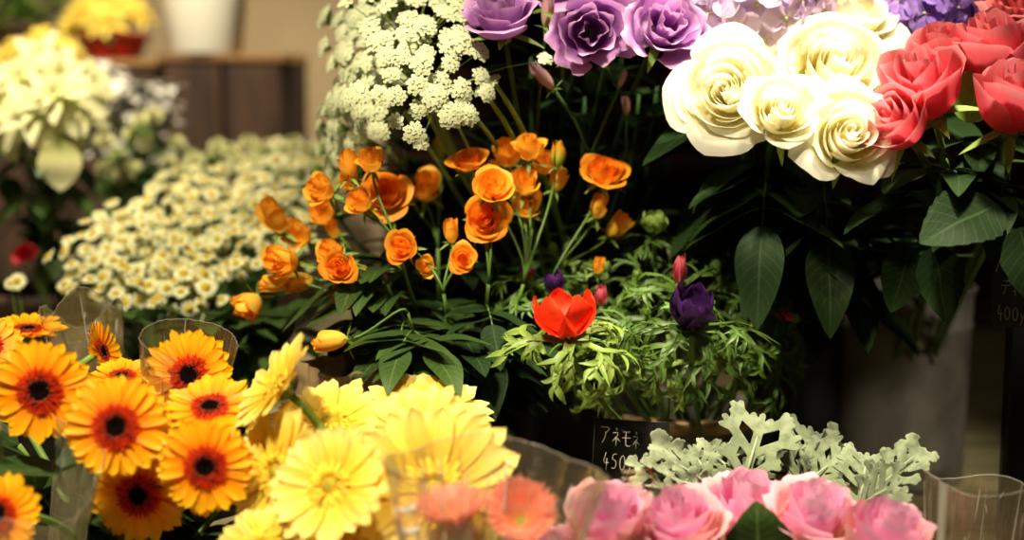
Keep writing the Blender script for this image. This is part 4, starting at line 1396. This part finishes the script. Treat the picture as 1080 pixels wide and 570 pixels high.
for i, (px, py, d) in enumerate(ch):
    base = inb(B_CH, .05)
    t = thing('chamomile_spray', 'spray of small white chamomile daisies ' + chl[i], 'flower', base, 'chamomile sprays')
    J = P(px + (215 - px) * .25, py + 70, d + .05)
    sm = MB()
    path = stem_path(base, J, V((0, 0, 1)), .3, 8)
    sm.tube(path, .0018, 6)
    lb = MB()
    cnt = 26 if i < 17 else 7
    for k in range(cnt):
        a = k * 2.39996 + rng.uniform(-.5, .5)
        rr = 36 * math.sqrt((k + .5) / cnt) * (1 if i < 17 else .9)
        ox, oy = math.cos(a) * rr * 1.15 + rng.uniform(-9, 9), math.sin(a) * rr * .8 + rng.uniform(-9, 9)
        e = P(px + ox, py + oy, d + rng.uniform(-.03, .03) - oy * .0012)
        n = (N(ox * .012 + rng.uniform(-.6, .6), .75 - oy * .012 + rng.uniform(-.5, .5), .6 + rng.uniform(-.5, .4)))
        sz = S(rng.uniform(6.5, 10.0), d) * (1.15 if py > 280 else 1)
        part('daisy', DA[k % 4], t, frame(e, n, rng.uniform(0, 6), sz))
        sm.tube(bez(J, J + (e - J) * .4 + V((0, 0, .01)), e - n * .015, e - n * sz * .1, 5), .0006, 4)
    for k in range(26):
        a = rng.uniform(0, 2 * PI)
        q = path[rng.choice((5, 6, 7, 8))] + V((rng.uniform(-.02, .02), rng.uniform(-.02, .02), rng.uniform(-.02, .05)))
        leaf(lb, q, V((math.cos(a), math.sin(a) - .3, rng.uniform(.0, .9))), V((0, 0, 1)), rng.uniform(.035, .06), rng.uniform(.010, .018), rng.uniform(.1, .4), .2, 0, 0, 5, 2)
    part('stem', (sm, M['stem']), t)
    part('leaves', (lb, [M['feather'] if i % 2 else M['leaf']]), t)
# large leaf bank under the chamomile
for i, (px, py) in enumerate([(135, 340), (175, 350), (215, 345), (255, 340), (285, 345), (310, 335)]):
    base = inb(B_CH, .05)
    lab = ['broad dark leaves at the left end, under the chamomile', 'broad dark leaves under the left chamomile daisies', 'broad dark leaves just above the wrapped gerbera',
           'broad dark leaves between chamomile and wrapped gerbera', 'broad dark leaves under the lowest orange rosebud', 'broad dark leaves above the profile yellow gerbera'][i]
    t = thing('leafy_branch', lab, 'foliage', base, 'leafy stems under the chamomile')
    c = P(px, py, 1.52)
    path = stem_path(base, c, N(0, .6, .6), .3, 8)
    sm = MB(); sm.tube(path, .0022, 6); part('stem', (sm, M['stem_d']), t)
    lb = MB()
    for k in range(12):
        a = k * 2.4
        leaf(lb, path[rng.choice((5, 6, 7, 8))], V((math.cos(a), math.sin(a) - .4, rng.uniform(-.1, .7))), V((0, 0, 1)), rng.uniform(.05, .075), rng.uniform(.028, .042), rng.uniform(.2, .6), .2, .06, 0, 10, 4)
    part('leaves', (lb, [M['leaf']]), t)

# ------------------------------------------------------------------ blurred cream mums behind


def mum_mesh(seed):
    q = random.Random(seed)
    mb = MB()
    for ring, (n, el, L) in enumerate([(14, .0, 1.0), (13, .45, .92), (11, .9, .8), (7, 1.3, .65)]):
        for k in range(n):
            a = (k + ring * .5) / n * 2 * PI
            leaf(mb, V((0, 0, .05 * ring)), V((math.cos(a) * math.cos(el), math.sin(a) * math.cos(el), math.sin(el))), V((0, 0, 1)), L * q.uniform(.85, 1.1), .34, -.1, .3, 0, 0, 5, 2, q.random(), prof=1.1)
    return mb.mesh('bloom', M['mum'])


MU = [mum_mesh(950 + k) for k in range(2)]
mu = [('cream mum spray at the left end of the blurred row', [(110, 150), (124, 165), (112, 178), (130, 186), (118, 200)], 128),
      ('cream mum spray with the tallest blurred blooms', [(150, 128), (162, 124), (140, 142), (155, 150), (148, 165), (140, 180)], 155),
      ('cream mum spray in the middle of the blurred row', [(186, 152), (196, 165), (178, 172), (205, 170), (190, 182)], 190),
      ('cream mum spray right of the middle of the blurred row', [(230, 155), (242, 160), (222, 168), (238, 175), (250, 170)], 232),
      ('cream mum spray before the wooden crate', [(262, 152), (272, 160), (282, 156), (268, 172), (255, 178)], 262),
      ('cream mum spray at the right end of the blurred row', [(298, 158), (310, 152), (322, 160), (306, 168), (290, 168)], 290)]
for i, (lab, hd, jx) in enumerate(mu):
    base = inb(B_MU, .05)
    t = thing('mum_spray', lab, 'flower', base, 'blurred cream mum sprays')
    J = P(jx, 225, 2.12)
    sm = MB(); sm.tube(stem_path(base, J, V((0, 0, 1)), .3, 8), .002, 6)
    lb = MB()
    for k, (px, py) in enumerate(hd):
        e = P(px, py, 2.08 + rng.uniform(-.05, .05))
        n = N(rng.uniform(-.3, .3), .7, .7)
        part('bloom', MU[k % 2], t, frame(e, n, rng.uniform(0, 6), S(11.5 if i > 1 else 13, 2.1)))
        sm.tube(bez(J, J + (e - J) * .4, e - n * .02, e, 5), .001, 4)
        for kk in range(5):
            a = rng.uniform(0, 2 * PI)
            leaf(lb, J + (e - J) * rng.uniform(.2, .9), V((math.cos(a), math.sin(a), .3)), V((0, 0, 1)), .05, .025, .2, .2, 0, 0, 6, 2)
    part('stem', (sm, M['stem']), t)
    part('leaves', (lb, [M['feather']]), t)

# ------------------------------------------------------------------ back left: crates, pots and plants


def crate(label, px0, px1, ytop, d, depth, boards):
    a, b = P(px0, ytop, d), P(px1, ytop, d)
    x0, x1, y0, zt = a.x, b.x, a.y, a.z
    t = thing('wooden_crate', label, 'crate', ((x0 + x1) / 2, y0 + depth / 2, TZ), 'upright wooden crates')
    mb = MB()
    n = boards
    w = (x1 - x0) / n
    for k in range(n):
        mb = MB()
        mb.box((x0 + k * w + .004, y0, TZ), (x0 + (k + 1) * w - .004, y0 + .012, zt - .014), 0, rng.random(), .0015)
        part('front_board', (mb, M['crate']), t)
    mb = MB()
    mb.box((x0, y0 + depth - .012, TZ), (x1, y0 + depth, zt - .014), 0, rng.random(), .0015)
    part('back_panel', (mb, M['crate']), t)
    for xx in (x0, x1 - .012):
        mb = MB()
        mb.box((xx, y0 + .013, TZ), (xx + .012, y0 + depth - .013, zt - .014), 0, 0, .0015)
        part('side_panel', (mb, M['crate']), t)
    mb = MB()
    mb.box((x0 - .004, y0 - .006, zt - .014), (x1 + .004, y0 + depth, zt), 0, 0, .002)
    part('top_board', (mb, M['crate2']), t)
    for zz in (TZ + .12, zt - .2):
        mb = MB()
        mb.box((x0 + .02, y0 + .013, zz), (x1 - .02, y0 + .025, zz + .04))
        part('batten', (mb, M['crate']), t)
    return zt


ztA = crate('dark upright wooden crate under the white pot, by the beige wall', 170, 298, 57, 2.55, .30, 2)
ztB = crate('dark upright wooden crate under the red pot, at the left', -120, 164, 62, 2.55, .30, 6)


def pot(name, label, c, rt, rb, h, mat, rim=.006):
    t = thing(name, label, 'pot', c)
    mb = MB()
    mb.lathe([(.001, 0), (rb - .003, 0), (rb, .003), (rb + (rt - rb) * .85, h * .85), (rt, h * .9), (rt + rim, h * .91), (rt + rim, h), (rt - .004, h), (rt - .006, h * .9), (rb - .004, h * .3), (.001, h * .3)], 40)
    part('body', (mb, mat), t, Matrix.Translation(c))
    return t


wp = P(217, 55, 2.60); wp.z = ztA
t = pot('flower_pot', 'plain white tapered pot standing on the right crate', wp, S(49, 2.6), S(38, 2.6), .20, M['enamel'], .004)
rp = P(120, 60, 2.62); rp.z = ztB
t = pot('flower_pot', 'shallow red pot of yellow blooms standing on the left crate', rp, S(38, 2.62), S(28, 2.62), S(26, 2.62), M['redpot'])
mb = MB()


def bract_plant(label, cat, name, base, heads, size, mats, leafmat, greens, group=None, W=.55, sub='bracts'):
    t = thing(name, label, cat, base, group)
    sm, lb = MB(), MB()
    for i, (c, n) in enumerate(heads):
        hb = MB()
        x = n.cross(V((0.1, .3, 1))).normalized(); y = n.cross(x)
        for ring, (cnt, L, el) in enumerate([(6, 1.0, -.15), (5, .75, .25), (4, .45, .6)]):
            for k in range(cnt):
                a = (k + ring * .5) / cnt * 2 * PI + rng.uniform(-.2, .2)
                dd = (x * math.cos(a) + y * math.sin(a)) * math.cos(el) + n * math.sin(el)
                leaf(hb, c + n * .004 * ring, dd, n, size * L * rng.uniform(.85, 1.15), size * W * L, .2, .15, 0, 0, 9, 4)
        part(sub, (hb, [mats]), t)
        sm.tube(stem_path(base, c, n, .35, 8), .003, 6)
        for k in range(greens):
            a = rng.uniform(0, 2 * PI)
            leaf(lb, c + (base - c) * rng.uniform(.12, .5), V((math.cos(a), math.sin(a), rng.uniform(-.5, .2))), V((0, 0, 1)), size * 1.1, size * .6, .35, .15, 0, 0, 9, 4)
    part('stem', (sm, M['stem']), t)
    part('leaves', (lb, [leafmat]), t)
    return t


yb = rp + V((0, 0, .02))
bract_plant('bright yellow blooms growing in the red pot', 'flower', 'kalanchoe', yb, [(P(x, y_, 2.58 + dz), N(r_, .7, .6)) for x, y_, dz, r_ in ((85, 12, 0, -.3), (108, 22, -.03, 0), (122, 8, .03, 0), (142, 14, 0, .3), (100, -5, .05, 0), (75, 28, 0, -.3), (135, -6, .06, .2))], .042, M['brct_y'], M['leaf'], 2, None, .6, 'bloom')
# cream poinsettia on the table
pc = floor_of(40, 1.98, 0)
pot('flower_pot', 'dark brown pot under the cream poinsettia', pc, .085, .065, .19, M['brownpot'])
bract_plant('cream poinsettia with big pale bracts at the left', 'poinsettia', 'poinsettia', pc + V((0, 0, .07)),
            [(P(x, y_, d_), N(r_, .6, .8)) for x, y_, d_, r_ in ((22, 88, 1.90, -.2), (62, 84, 1.90, .3), (-12, 100, 1.92, -.4), (34, 122, 1.80, .1), (76, 118, 1.90, .5), (2, 130, 1.84, -.5), (42, 66, 1.98, 0), (88, 92, 1.94, .6), (58, 104, 1.80, 0))], .066, M['brct'], M['leaf'], 4, None, .5)
t = bpy.data.objects['poinsettia']
lb = MB()
leaf(lb, P(64, 146, 1.78), N(-.02, -1, .15), V((0, -1, .25)), .066, .064, .05, .10, 0, 0, 14, 8, prof=1.0)
part('bracts', (lb, [M['brct']]), t, label='single rounded pale bract hanging down')
# yellow blooms behind poinsettia
pc2 = P(40, 60, 2.66); pc2.z = ztB
pot('flower_pot', 'small brown pot of the loose yellow blooms on the left crate', pc2, .05, .04, .06, M['brownpot'])
bract_plant('loose yellow blooms behind the cream poinsettia', 'flower', 'primrose', pc2 + V((0, 0, .02)), [(P(x, y_, 2.45), N(r_, .7, .6)) for x, y_, r_ in ((20, 52, -.2), (45, 42, 0), (68, 55, .3), (35, 62, 0), (5, 62, -.3))], .042, M['brct_y'], M['leaf'], 2, None, .6, 'bloom')
# green shrub
pc3 = P(20, 40, 2.74); pc3.z = ztB
pot('flower_pot', 'small brown pot of the yellow-green shrub on the left crate', pc3, .055, .045, .07, M['brownpot'])
t = thing('potted_shrub', 'bushy yellow-green shrub in the upper left corner', 'plant', pc3 + V((0, 0, .03)))
lb, sm = MB(), MB()
for k in range(12):
    e = P(rng.uniform(-45, 80), rng.uniform(-35, 45), 2.74 + rng.uniform(-.06, .08))
    pth = stem_path(pc3 + V((0, 0, .03)), e, V((0, 0, 1)), .3, 8)
    sm.tube(pth, .002, 5)
    for j in range(3, 9):
        for _ in range(5):
            a = rng.uniform(0, 2 * PI)
            leaf(lb, pth[j] + V((rng.uniform(-.02, .02), 0, rng.uniform(-.02, .02))), V((math.cos(a), math.sin(a), rng.uniform(-.1, .8))), V((0, 0, 1)), rng.uniform(.03, .045), .02, .2, .2, 0, rng.choice((0, 0, 1)), 6, 2)
part('stem', (sm, M['stem']), t)
part('leaves', (lb, [M['leaf_l'], M['leaf']]), t)
# silver leaved plant before the crate
pc4 = floor_of(132, 2.32, 0)
pot('flower_pot', 'pale grey pot of the silver-leaved plant', pc4, .06, .045, .12, M['greypot'])
t = thing('silver_plant', 'greyish silver-leaved plant below the red pot', 'plant', pc4 + V((0, 0, .04)))
lb, sm = MB(), MB()
for k in range(22):
    e = P(84 + 92 * (k / 21), 82 + 26 * abs(k / 21 - .3) + rng.uniform(-10, 10), 2.28 + rng.uniform(-.05, .05))
    pth = stem_path(pc4 + V((0, 0, .04)), e, N(0, .8, .4), .35, 8)
    sm.tube(pth, .0016, 5)
    for j in range(6, 9):
        for _ in range(6):
            a = rng.uniform(0, 2 * PI)
            leaf(lb, pth[j], V((math.cos(a), math.sin(a) - .3, rng.uniform(-.5, .6))), V((0, 0, 1)), rng.uniform(.03, .05), .02, .3, .2, 0, 0, 6, 2)
part('stem', (sm, M['stem']), t)
part('leaves', (lb, [M['silver']]), t)
# small red rose and white flower in the left middle
rose('red_rose', 'small blurred red bloom at the left, below the poinsettia', None, rose_mesh(970, 14, 1.1, .8, .2, 0, .12).mesh('bloom', M['red']), P(25, 267, 1.84), S(13, 1.84), N(0, .6, .8), inb(floor_of(60, 1.86), .02), 0, .5, .002, 'stem', (), 'leaf')
bucket('flower_bucket', 'small black bucket of the red bloom, left of the chamomile', 60, 1.86, .05, .045, .12, M['black'], False, False)
B_LW = floor_of(30, 1.58)
bucket('flower_bucket', 'small black bucket of the stray white daisy', 30, 1.58, .045, .04, .10, M['black'], False, False)
t = thing('daisy', 'single small white daisy at the left, above the blurred orange gerbera', 'flower', B_LW)
for ex, ey, r_ in ((18, 297, 10), (11, 299, 7)):
    F = frame(P(ex, ey, 1.55), N(0, .5, .8), 0, S(r_, 1.55))
    part('daisy_head', DA[0], t, F)
    sm = MB(); sm.tube(stem_path(B_LW, P(ex, ey, 1.55), N(0, .8, .3), .3), .001, 5); part('stem', (sm, M['stem']), t)

# ------------------------------------------------------------------ shelf unit at the back right, dark boards standing in for unlit background
sx0, sx1, sy = P(405, 285, 2.7).x, 1.45, P(0, 285, 2.7).y
t = thing('shelf_unit', 'slatted wooden shelf unit behind the roses, its dark boards standing in for shade', 'shelf', ((sx0 + sx1) / 2, sy + .15, TZ))
mb = MB()
z = TZ
while z < 1.75:
    mb.box((sx0, sy + .26, z), (sx1, sy + .28, z + .070), 0, rng.random(), .002)
    z += .0702
part('back_panel', (mb, M['shelf']), t)
for zz in (TZ + .01, 1.12, 1.5):
    mb = MB(); mb.box((sx0 + .03, sy, zz), (sx1 - .03, sy + .255, zz + .02), 0, 0, .002); part('shelf_board', (mb, M['shelf']), t)
for xx in (sx0, .62, sx1 - .03):
    mb = MB(); mb.box((xx, sy - .002, TZ), (xx + .03, sy + .26, 1.76), 0, 0, .002); part('upright', (mb, M['shelf']), t)
mb = MB(); mb.box((sx0 - .01, sy - .01, 1.76), (sx1 + .01, sy + .285, 1.785), 0, 0, .002); part('top_board', (mb, M['shelf']), t)

# ------------------------------------------------------------------ chalkboard price signs
GL = {
    'a': [[(0, .95), (.95, .95), (.62, .62)], [(.52, .70), (.48, .35), (.18, 0)]],
    'ne': [[(.45, 1), (.58, .86)], [(.12, .72), (.85, .74), (.1, .22)], [(.5, .5), (.5, 0)], [(.62, .42), (.92, .25)]],
    'mo': [[(.15, .9), (.85, .92)], [(.08, .55), (.95, .57)], [(.45, .9), (.42, .2), (.55, .06), (.92, .1)]],
    'ha': [[(.32, .8), (.05, .1)], [(.62, .85), (.95, .12)]],
    'dk': [[(.78, 1.05), (.86, .9)], [(.94, 1.1), (1.02, .96)]],
    'ra': [[(.2, .95), (.8, .95)], [(.1, .62), (.9, .62), (.7, .25), (.35, 0)]],
    'te': [[(.2, .92), (.8, .94)], [(.05, .6), (.95, .62)], [(.52, .6), (.45, .25), (.25, 0)]],
    'i': [[(.75, .7), (.15, .35)], [(.5, .5), (.5, 0)]],
    'bar': [[(.05, .5), (.95, .52)]],
    'fu': [[(.1, .9), (.9, .92), (.75, .45), (.25, 0)]],
    '4': [[(.5, 1), (.1, .35), (.95, .38)], [(.65, .65), (.6, -.1)]],
    '5': [[(.85, 1), (.3, .98), (.22, .6), (.65, .62), (.85, .35), (.6, .02), (.15, .08)]],
    '0': [[(.5, 1), (.15, .75), (.12, .3), (.4, 0), (.75, .15), (.88, .6), (.7, .95), (.5, 1)]],
    'y': [[(.1, .6), (.4, .1)], [(.9, .65), (.4, .1), (.05, -.4)]],
    'e': [[(.1, .32), (.8, .4), (.6, .62), (.25, .5), (.15, .15), (.5, 0), (.9, .12)]],
    'n': [[(.15, .6), (.15, 0)], [(.15, .4), (.5, .6), (.75, .4), (.8, 0)]],
}


def lettering(rows, stroke, mat_M):
    mb = MB()
    for glyphs in rows:
        for g, x, y, w, h in glyphs:
            for st in GL[g]:
                pts = [V((x + a * w, y + b * h, 0)) for a, b in st]
                if len(pts) > 2:                         # soften handwriting corners
                    sm_ = [pts[0]]
                    for i in range(len(pts) - 1):
                        sm_ += [pts[i] * .75 + pts[i + 1] * .25, pts[i] * .25 + pts[i + 1] * .75]
                    pts = sm_ + [pts[-1]]
                mb.tube(pts, stroke, 5)
    mb.xform(mat_M)
    return mb


def sign_card(name, label, corners, rows, stroke, stand=None, extra=None):
    """corners: three world points top-left, top-right, bottom-left of the card"""
    tl, tr, bl = corners
    ex = (tr - tl); ey = (tl - bl)
    W_, H_ = ex.length, ey.length
    ex.normalize(); ey = (ey - ex * ey.dot(ex)).normalized()
    ez = ex.cross(ey)
    Mx = Matrix((ex.to_4d(), ey.to_4d(), ez.to_4d(), (0, 0, 0, 1))).transposed()
    Mx = Matrix.Translation(bl) @ Matrix((tuple(ex) + (0,), tuple(ey) + (0,), tuple(ez) + (0,), (0, 0, 0, 1))).transposed()
    foot = stand if stand is not None else V((bl.x, bl.y, TZ))
    t = thing(name, label, 'price sign', foot)
    mb = MB(); mb.box((0, 0, -.003), (W_, H_, 0), 0, 0, .0006)
    part('card', (mb, M['board']), t, Mx)
    rows2 = [[(g, x * W_, y * H_, w * W_, h * H_) for g, x, y, w, h in r] for r in rows]
    lm = lettering(rows2, stroke, Matrix.Translation((0, 0, .0004)) @ Matrix.Diagonal((1, 1, .35, 1)))
    part('lettering', (lm, M['chalk']), t, Mx, label='white handwritten chalk lettering')
    return t, Mx, W_, H_


c_tl, c_tr, c_bl = P(618, 440, 1.30), P(697, 446, 1.30), P(622, 540, 1.27)
t, Mx, W_, H_ = sign_card('price_sign', 'small chalkboard price sign in front of the low zinc bucket', (c_tl, c_tr, c_bl), [
    [('a', .09, .73, .13, .18), ('ne', .24, .71, .12, .19), ('mo', .37, .70, .13, .18), ('ne', .51, .69, .11, .18)],
    [('4', .13, .46, .09, .17), ('5', .24, .46, .09, .16), ('0', .35, .45, .09, .16), ('y', .46, .46, .08, .13), ('e', .55, .45, .07, .13), ('n', .63, .45, .08, .13)]], 0.0004)
sk = MB()
sk.tube([c_bl + V((.03, .004, .03)), V((c_bl.x + .03, c_bl.y + .004, TZ))], .002, 6)
sk.box((c_bl.x + .01, c_bl.y - .01, TZ), (c_bl.x + .05, c_bl.y + .02, TZ + .004))
part('stick', (sk, M['black']), t)
# right sign on a dark post
s_tl, s_tr, s_bl = P(1047, 262, 1.28), P(1118, 262, 1.26), P(1044, 345, 1.28)
post = V((P(1080, 285, 1.32).x, P(1080, 285, 1.32).y, TZ))
t, Mx, W_, H_ = sign_card('price_sign', 'chalkboard price sign on a dark post at the right edge', (s_tl, s_tr, s_bl), [
    [('ha', .08, .68, .17, .18), ('dk', .08, .68, .17, .18), ('ra', .34, .68, .16, .18)],
    [('te', .16, .42, .15, .18), ('dk', .13, .42, .15, .16), ('i', .33, .40, .10, .13), ('bar', .44, .43, .10, .08), ('fu', .57, .42, .13, .16)],
    [('4', .10, .10, .10, .19), ('0', .21, .09, .10, .17), ('0', .33, .08, .10, .17), ('y', .45, .09, .10, .16), ('e', .56, .08, .08, .13), ('n', .65, .08, .10, .13)]], .00045, post)
sk = MB()
sk.box((post.x - .012, post.y - .008, TZ), (post.x + .012, post.y + .008, s_tl.z - .01), 0, 0, .002)
sk.box((post.x - .04, post.y - .035, TZ), (post.x + .04, post.y + .035, TZ + .008), 0, 0, .002)
part('post', (sk, M['black']), t)

# ------------------------------------------------------------------ cellophane wraps


def wrap(label, apex, rim_c, axis, r0, r1, h, a0, a1, mat, seed, flare=.15, wob=.06, zig=.0, base=None, glints=14):
    """film cone round a bunch: open sector a0..a1 around axis"""
    q = random.Random(seed)
    t = thing('clear_wrap', label, 'wrapping', apex)
    F = frame(apex, axis, 0, 1)
    mb = MB()
    ph = [q.uniform(0, 6) for _ in range(4)]

    def fn(u, v):
        a = a0 + (a1 - a0) * (u * .5 + .5)
        r = r0 + (r1 - r0) * (v ** (1 + flare))
        r *= 1 + wob * v * (math.sin(a * 5 + ph[0]) * .6 + math.sin(a * 11 + ph[1] + v * 2) * .4) + .016 * math.sin(a * 29 + ph[2] + 2 * math.sin(a * 3))
        hh = h * v * (1 + zig * math.sin(a * 3 + ph[3]))
        return V((math.cos(a) * r, math.sin(a) * r, hh))
    mb.patch(fn, 96, 20, 0, 0)
    part('film', (mb, mat), t, F)
    cr_ = MB()  # pale tubes along folds and rim stand in for the film's highlights
    for k in range(glints):
        u0 = q.uniform(-1, 1)
        v0, v1 = sorted((q.uniform(.3, .98), q.uniform(.45, 1.0)))
        du = q.uniform(-.03, .03)
        wd = q.choice((.0003, .0006, .0013))
        cr_.tube([fn(u0 + du * i / 8, v0 + (v1 - v0) * i / 8) * 1.002 for i in range(9)], [max(.0001, wd * math.sin(PI * (i + .4) / 9)) for i in range(9)], 4)
    cr_.tube([fn(-1 + 2 * i / 120, 1.0) for i in range(121)], .00035, 4)
    part('fold_glints', (cr_, M['glint']), t, F, label='pale strips standing in for glints along the folds and edge of the film')
    return t, F, fn


# yellow/salmon bunch
ap = P(497, 790, .99)
ap.z = max(ap.z, TZ + .012)
top = P(522, 512, .985)
ax = (top - ap + V((0, -.02, 0))).normalized()
t, F, fn = wrap('clear cellophane cone around the yellow and salmon gerberas', ap, None, ax, .02, S(116, .985), (top - ap).length + .016, math.radians(-180), math.radians(180), M['film_h'], 1, .0, .05, .02, glints=46)
mb = MB()                      # two short rows of looped white script printed on the film
for row in range(2):
    pts = []
    for k in range(60):
        uu = .30 + .085 * k / 59
        vv = .80 - .075 * row + .012 * math.sin(k * 1.05) + (.016 if k % 17 == 3 else 0)
        pts.append(F @ (fn(uu, vv) * 1.004))
    mb.tube(pts, .00045, 4)
part('printed_script', (mb, M['ink']), t, label='two rows of looped white script')
# arched wrap behind one orange gerbera
ap = B_GO + V((.03, .03, .06))
top = P(198, 372, 1.215)
ax = (top - ap).normalized()
wrap('clear film wrap with an arched rim behind an orange gerbera', ap, None, ax, .015, S(50, 1.22), (top - ap).length + .012, math.radians(-40), math.radians(230), M['film_y'], 2, .0, .02, .0)
ap = B_GO + V((-.03, .06, .06))
top = P(86, 325, 1.36)
ax = (top - ap).normalized()
wrap('yellowish film wrap between the blurred gerbera and the chamomile', ap, None, ax, .015, S(42, 1.36), (top - ap).length, math.radians(-180), math.radians(180), M['film_y'], 3, .0, .05, .05)
ap = B_GO + V((-.07, -.06, .0))
top = P(18, 492, 1.06)
ax = (top - ap).normalized()
wrap('clear crinkled film around the lower left gerbera stems', ap, None, ax, .03, S(84, 1.06), (top - ap).length, math.radians(-260), math.radians(60), M['film_r'], 4, .0, .05, .05, glints=16)
top = P(1040, 512, 1.14)
ap = V((top.x - .02, top.y - .02, TZ + .005))
ax = (top - ap).normalized()
t, F, fn = wrap('clear film wrap with a white band right of the pink roses', ap, None, ax, .03, S(62, 1.14), (top - ap).length, math.radians(-180), math.radians(180), M['film_r'], 5, .0, .05, .03, glints=26)
mb = MB()
ub = max([i / 40 for i in range(-40, 41)], key=lambda u_: (F @ fn(u_, 1.0)).dot(TOCAM) * .6 - (F @ fn(u_, 1.0)).x)
mb.patch(lambda u, v: fn(ub + u * .035, v) * 1.003, 6, 16)
part('white_band', (mb, M['band']), t, F, label='white printed stripe')
# clear film low between sign and pink roses
ap = B_PK + V((-.10, -.03, .0))
top = P(655, 530, 1.10)
ax = (top - ap).normalized()
t, F, fn = wrap('clear film sleeve with a round stamp before the chalkboard sign', ap, None, ax, .02, S(46, 1.1), (top - ap).length, math.radians(-230), math.radians(50), M['film'], 6, .0, .04, .02)
mb = MB()
cst = F.inverted() @ P(671, 507, 1.055)
Fs = frame(P(671, 507, 1.055), TOCAM, 0, 1)
pts = [V((math.cos(a) * .0125, math.sin(a) * .0125, 0)) for a in [math.radians(-60 + 8 * k) for k in range(15)]]
mb.tube(pts, .0007, 5)
for row in range(3):
    mb.tube([V((-.010 + .0165 * k / 40, .006 - .005 * row + .0013 * math.sin(k * 1.3), 0)) for k in range(41)], .0004, 4)
mb.tube(pts, .0007, 5, 1)
part('round_stamp', (mb, [M['gold'], M['sticker']]), t, Fs, label='round gold and red printed stamp')

# crumpled kraft paper between chamomile and yellow gerberas
kc = P(372, 408, 1.36)
t = thing('kraft_paper', 'crumpled brown kraft paper behind the yellow gerberas', 'paper', V((kc.x, kc.y, TZ)))
mb = MB()


def kp(u, v):
    a = u * PI
    r = .022 + .020 * v + .006 * math.sin(a * 4 + v * 3) + .004 * math.sin(a * 9)
    p = V((math.cos(a) * r * 1.15, math.sin(a) * r, (kc.z + .022 - TZ) * v))
    nz = noise.noise_vector(p * 60) * .006
    return p + nz * min(1, v * 3)


mb.patch(kp, 60, 26, closed=True)
part('wrapper', (mb, M['kraft']), t, Matrix.Translation(t.location))

# ------------------------------------------------------------------ lights


def area(name, loc, target, size, power, col):
    l = bpy.data.lights.new(name, 'AREA')
    l.shape = 'DISK'
    l.size = size
    l.energy = power
    l.color = col
    o = bpy.data.objects.new(name, l)
    o.location = loc
    o.rotation_euler = (V(target) - V(loc)).to_track_quat('-Z', 'Y').to_euler()
    C.objects.link(o)
    return o


def spot(name, loc, target, ang, power, col, blend=.6, rad=.05):
    l = bpy.data.lights.new(name, 'SPOT')
    l.spot_size = math.radians(ang)
    l.spot_blend = blend
    l.energy = power
    l.color = col
    l.shadow_soft_size = rad
    o = bpy.data.objects.new(name, l)
    o.location = loc
    o.rotation_euler = (V(target) - V(loc)).to_track_quat('-Z', 'Y').to_euler()
    C.objects.link(o)
    return o


WARM = (1.0, .89, .66)
spot('overhead_light', (-.42, .42, 2.35), (-.27, 1.18, 1.05), 50, 185, WARM, .7, .06)
spot('overhead_light', (.32, 1.02, 2.5), (.27, 1.28, 1.28), 28, 250, WARM, .8, .07)
spot('overhead_light', (.12, .66, 2.45), (.13, 1.12, 1.0), 30, 88, WARM, .8, .06)
spot('overhead_light', (-.75, 1.6, 2.5), (-.68, 1.98, 1.2), 40, 190, WARM, .7, .06)
spot('overhead_light', (-.62, 1.35, 2.45), (-.72, 2.6, 1.47), 38, 270, WARM, .7, .06)  # added to brighten the pots and blooms on the crates, no known lamp
spot('bucket_fill', (.82, .48, 1.80), (.49, 1.66, .94), 17, 40, WARM, .8, .05)  # added fill that brightens the tall zinc bucket, no known lamp
spot('overhead_light', (-.05, 2.75, 2.5), (-.25, 3.4, 1.35), 50, 50, WARM, .8, .06)  # added to brighten the back wall, no known lamp
w = bpy.data.worlds.new('shop_air')
bpy.context.scene.world = w
w.use_nodes = True
w.node_tree.nodes['Background'].inputs[0].default_value = (1.0, .84, .62, 1)
w.node_tree.nodes['Background'].inputs[1].default_value = .05

sc = bpy.context.scene
sc.view_settings.view_transform = 'Standard'
sc.view_settings.look = 'None'
sc.view_settings.exposure = 0.12
sc.view_settings.gamma = 1.0
sc.view_settings.use_curve_mapping = False
sc.cycles.use_denoising = True
sc.cycles.max_bounces = 14
sc.cycles.diffuse_bounces = 8
sc.cycles.transmission_bounces = 12
sc.cycles.transparent_max_bounces = 16
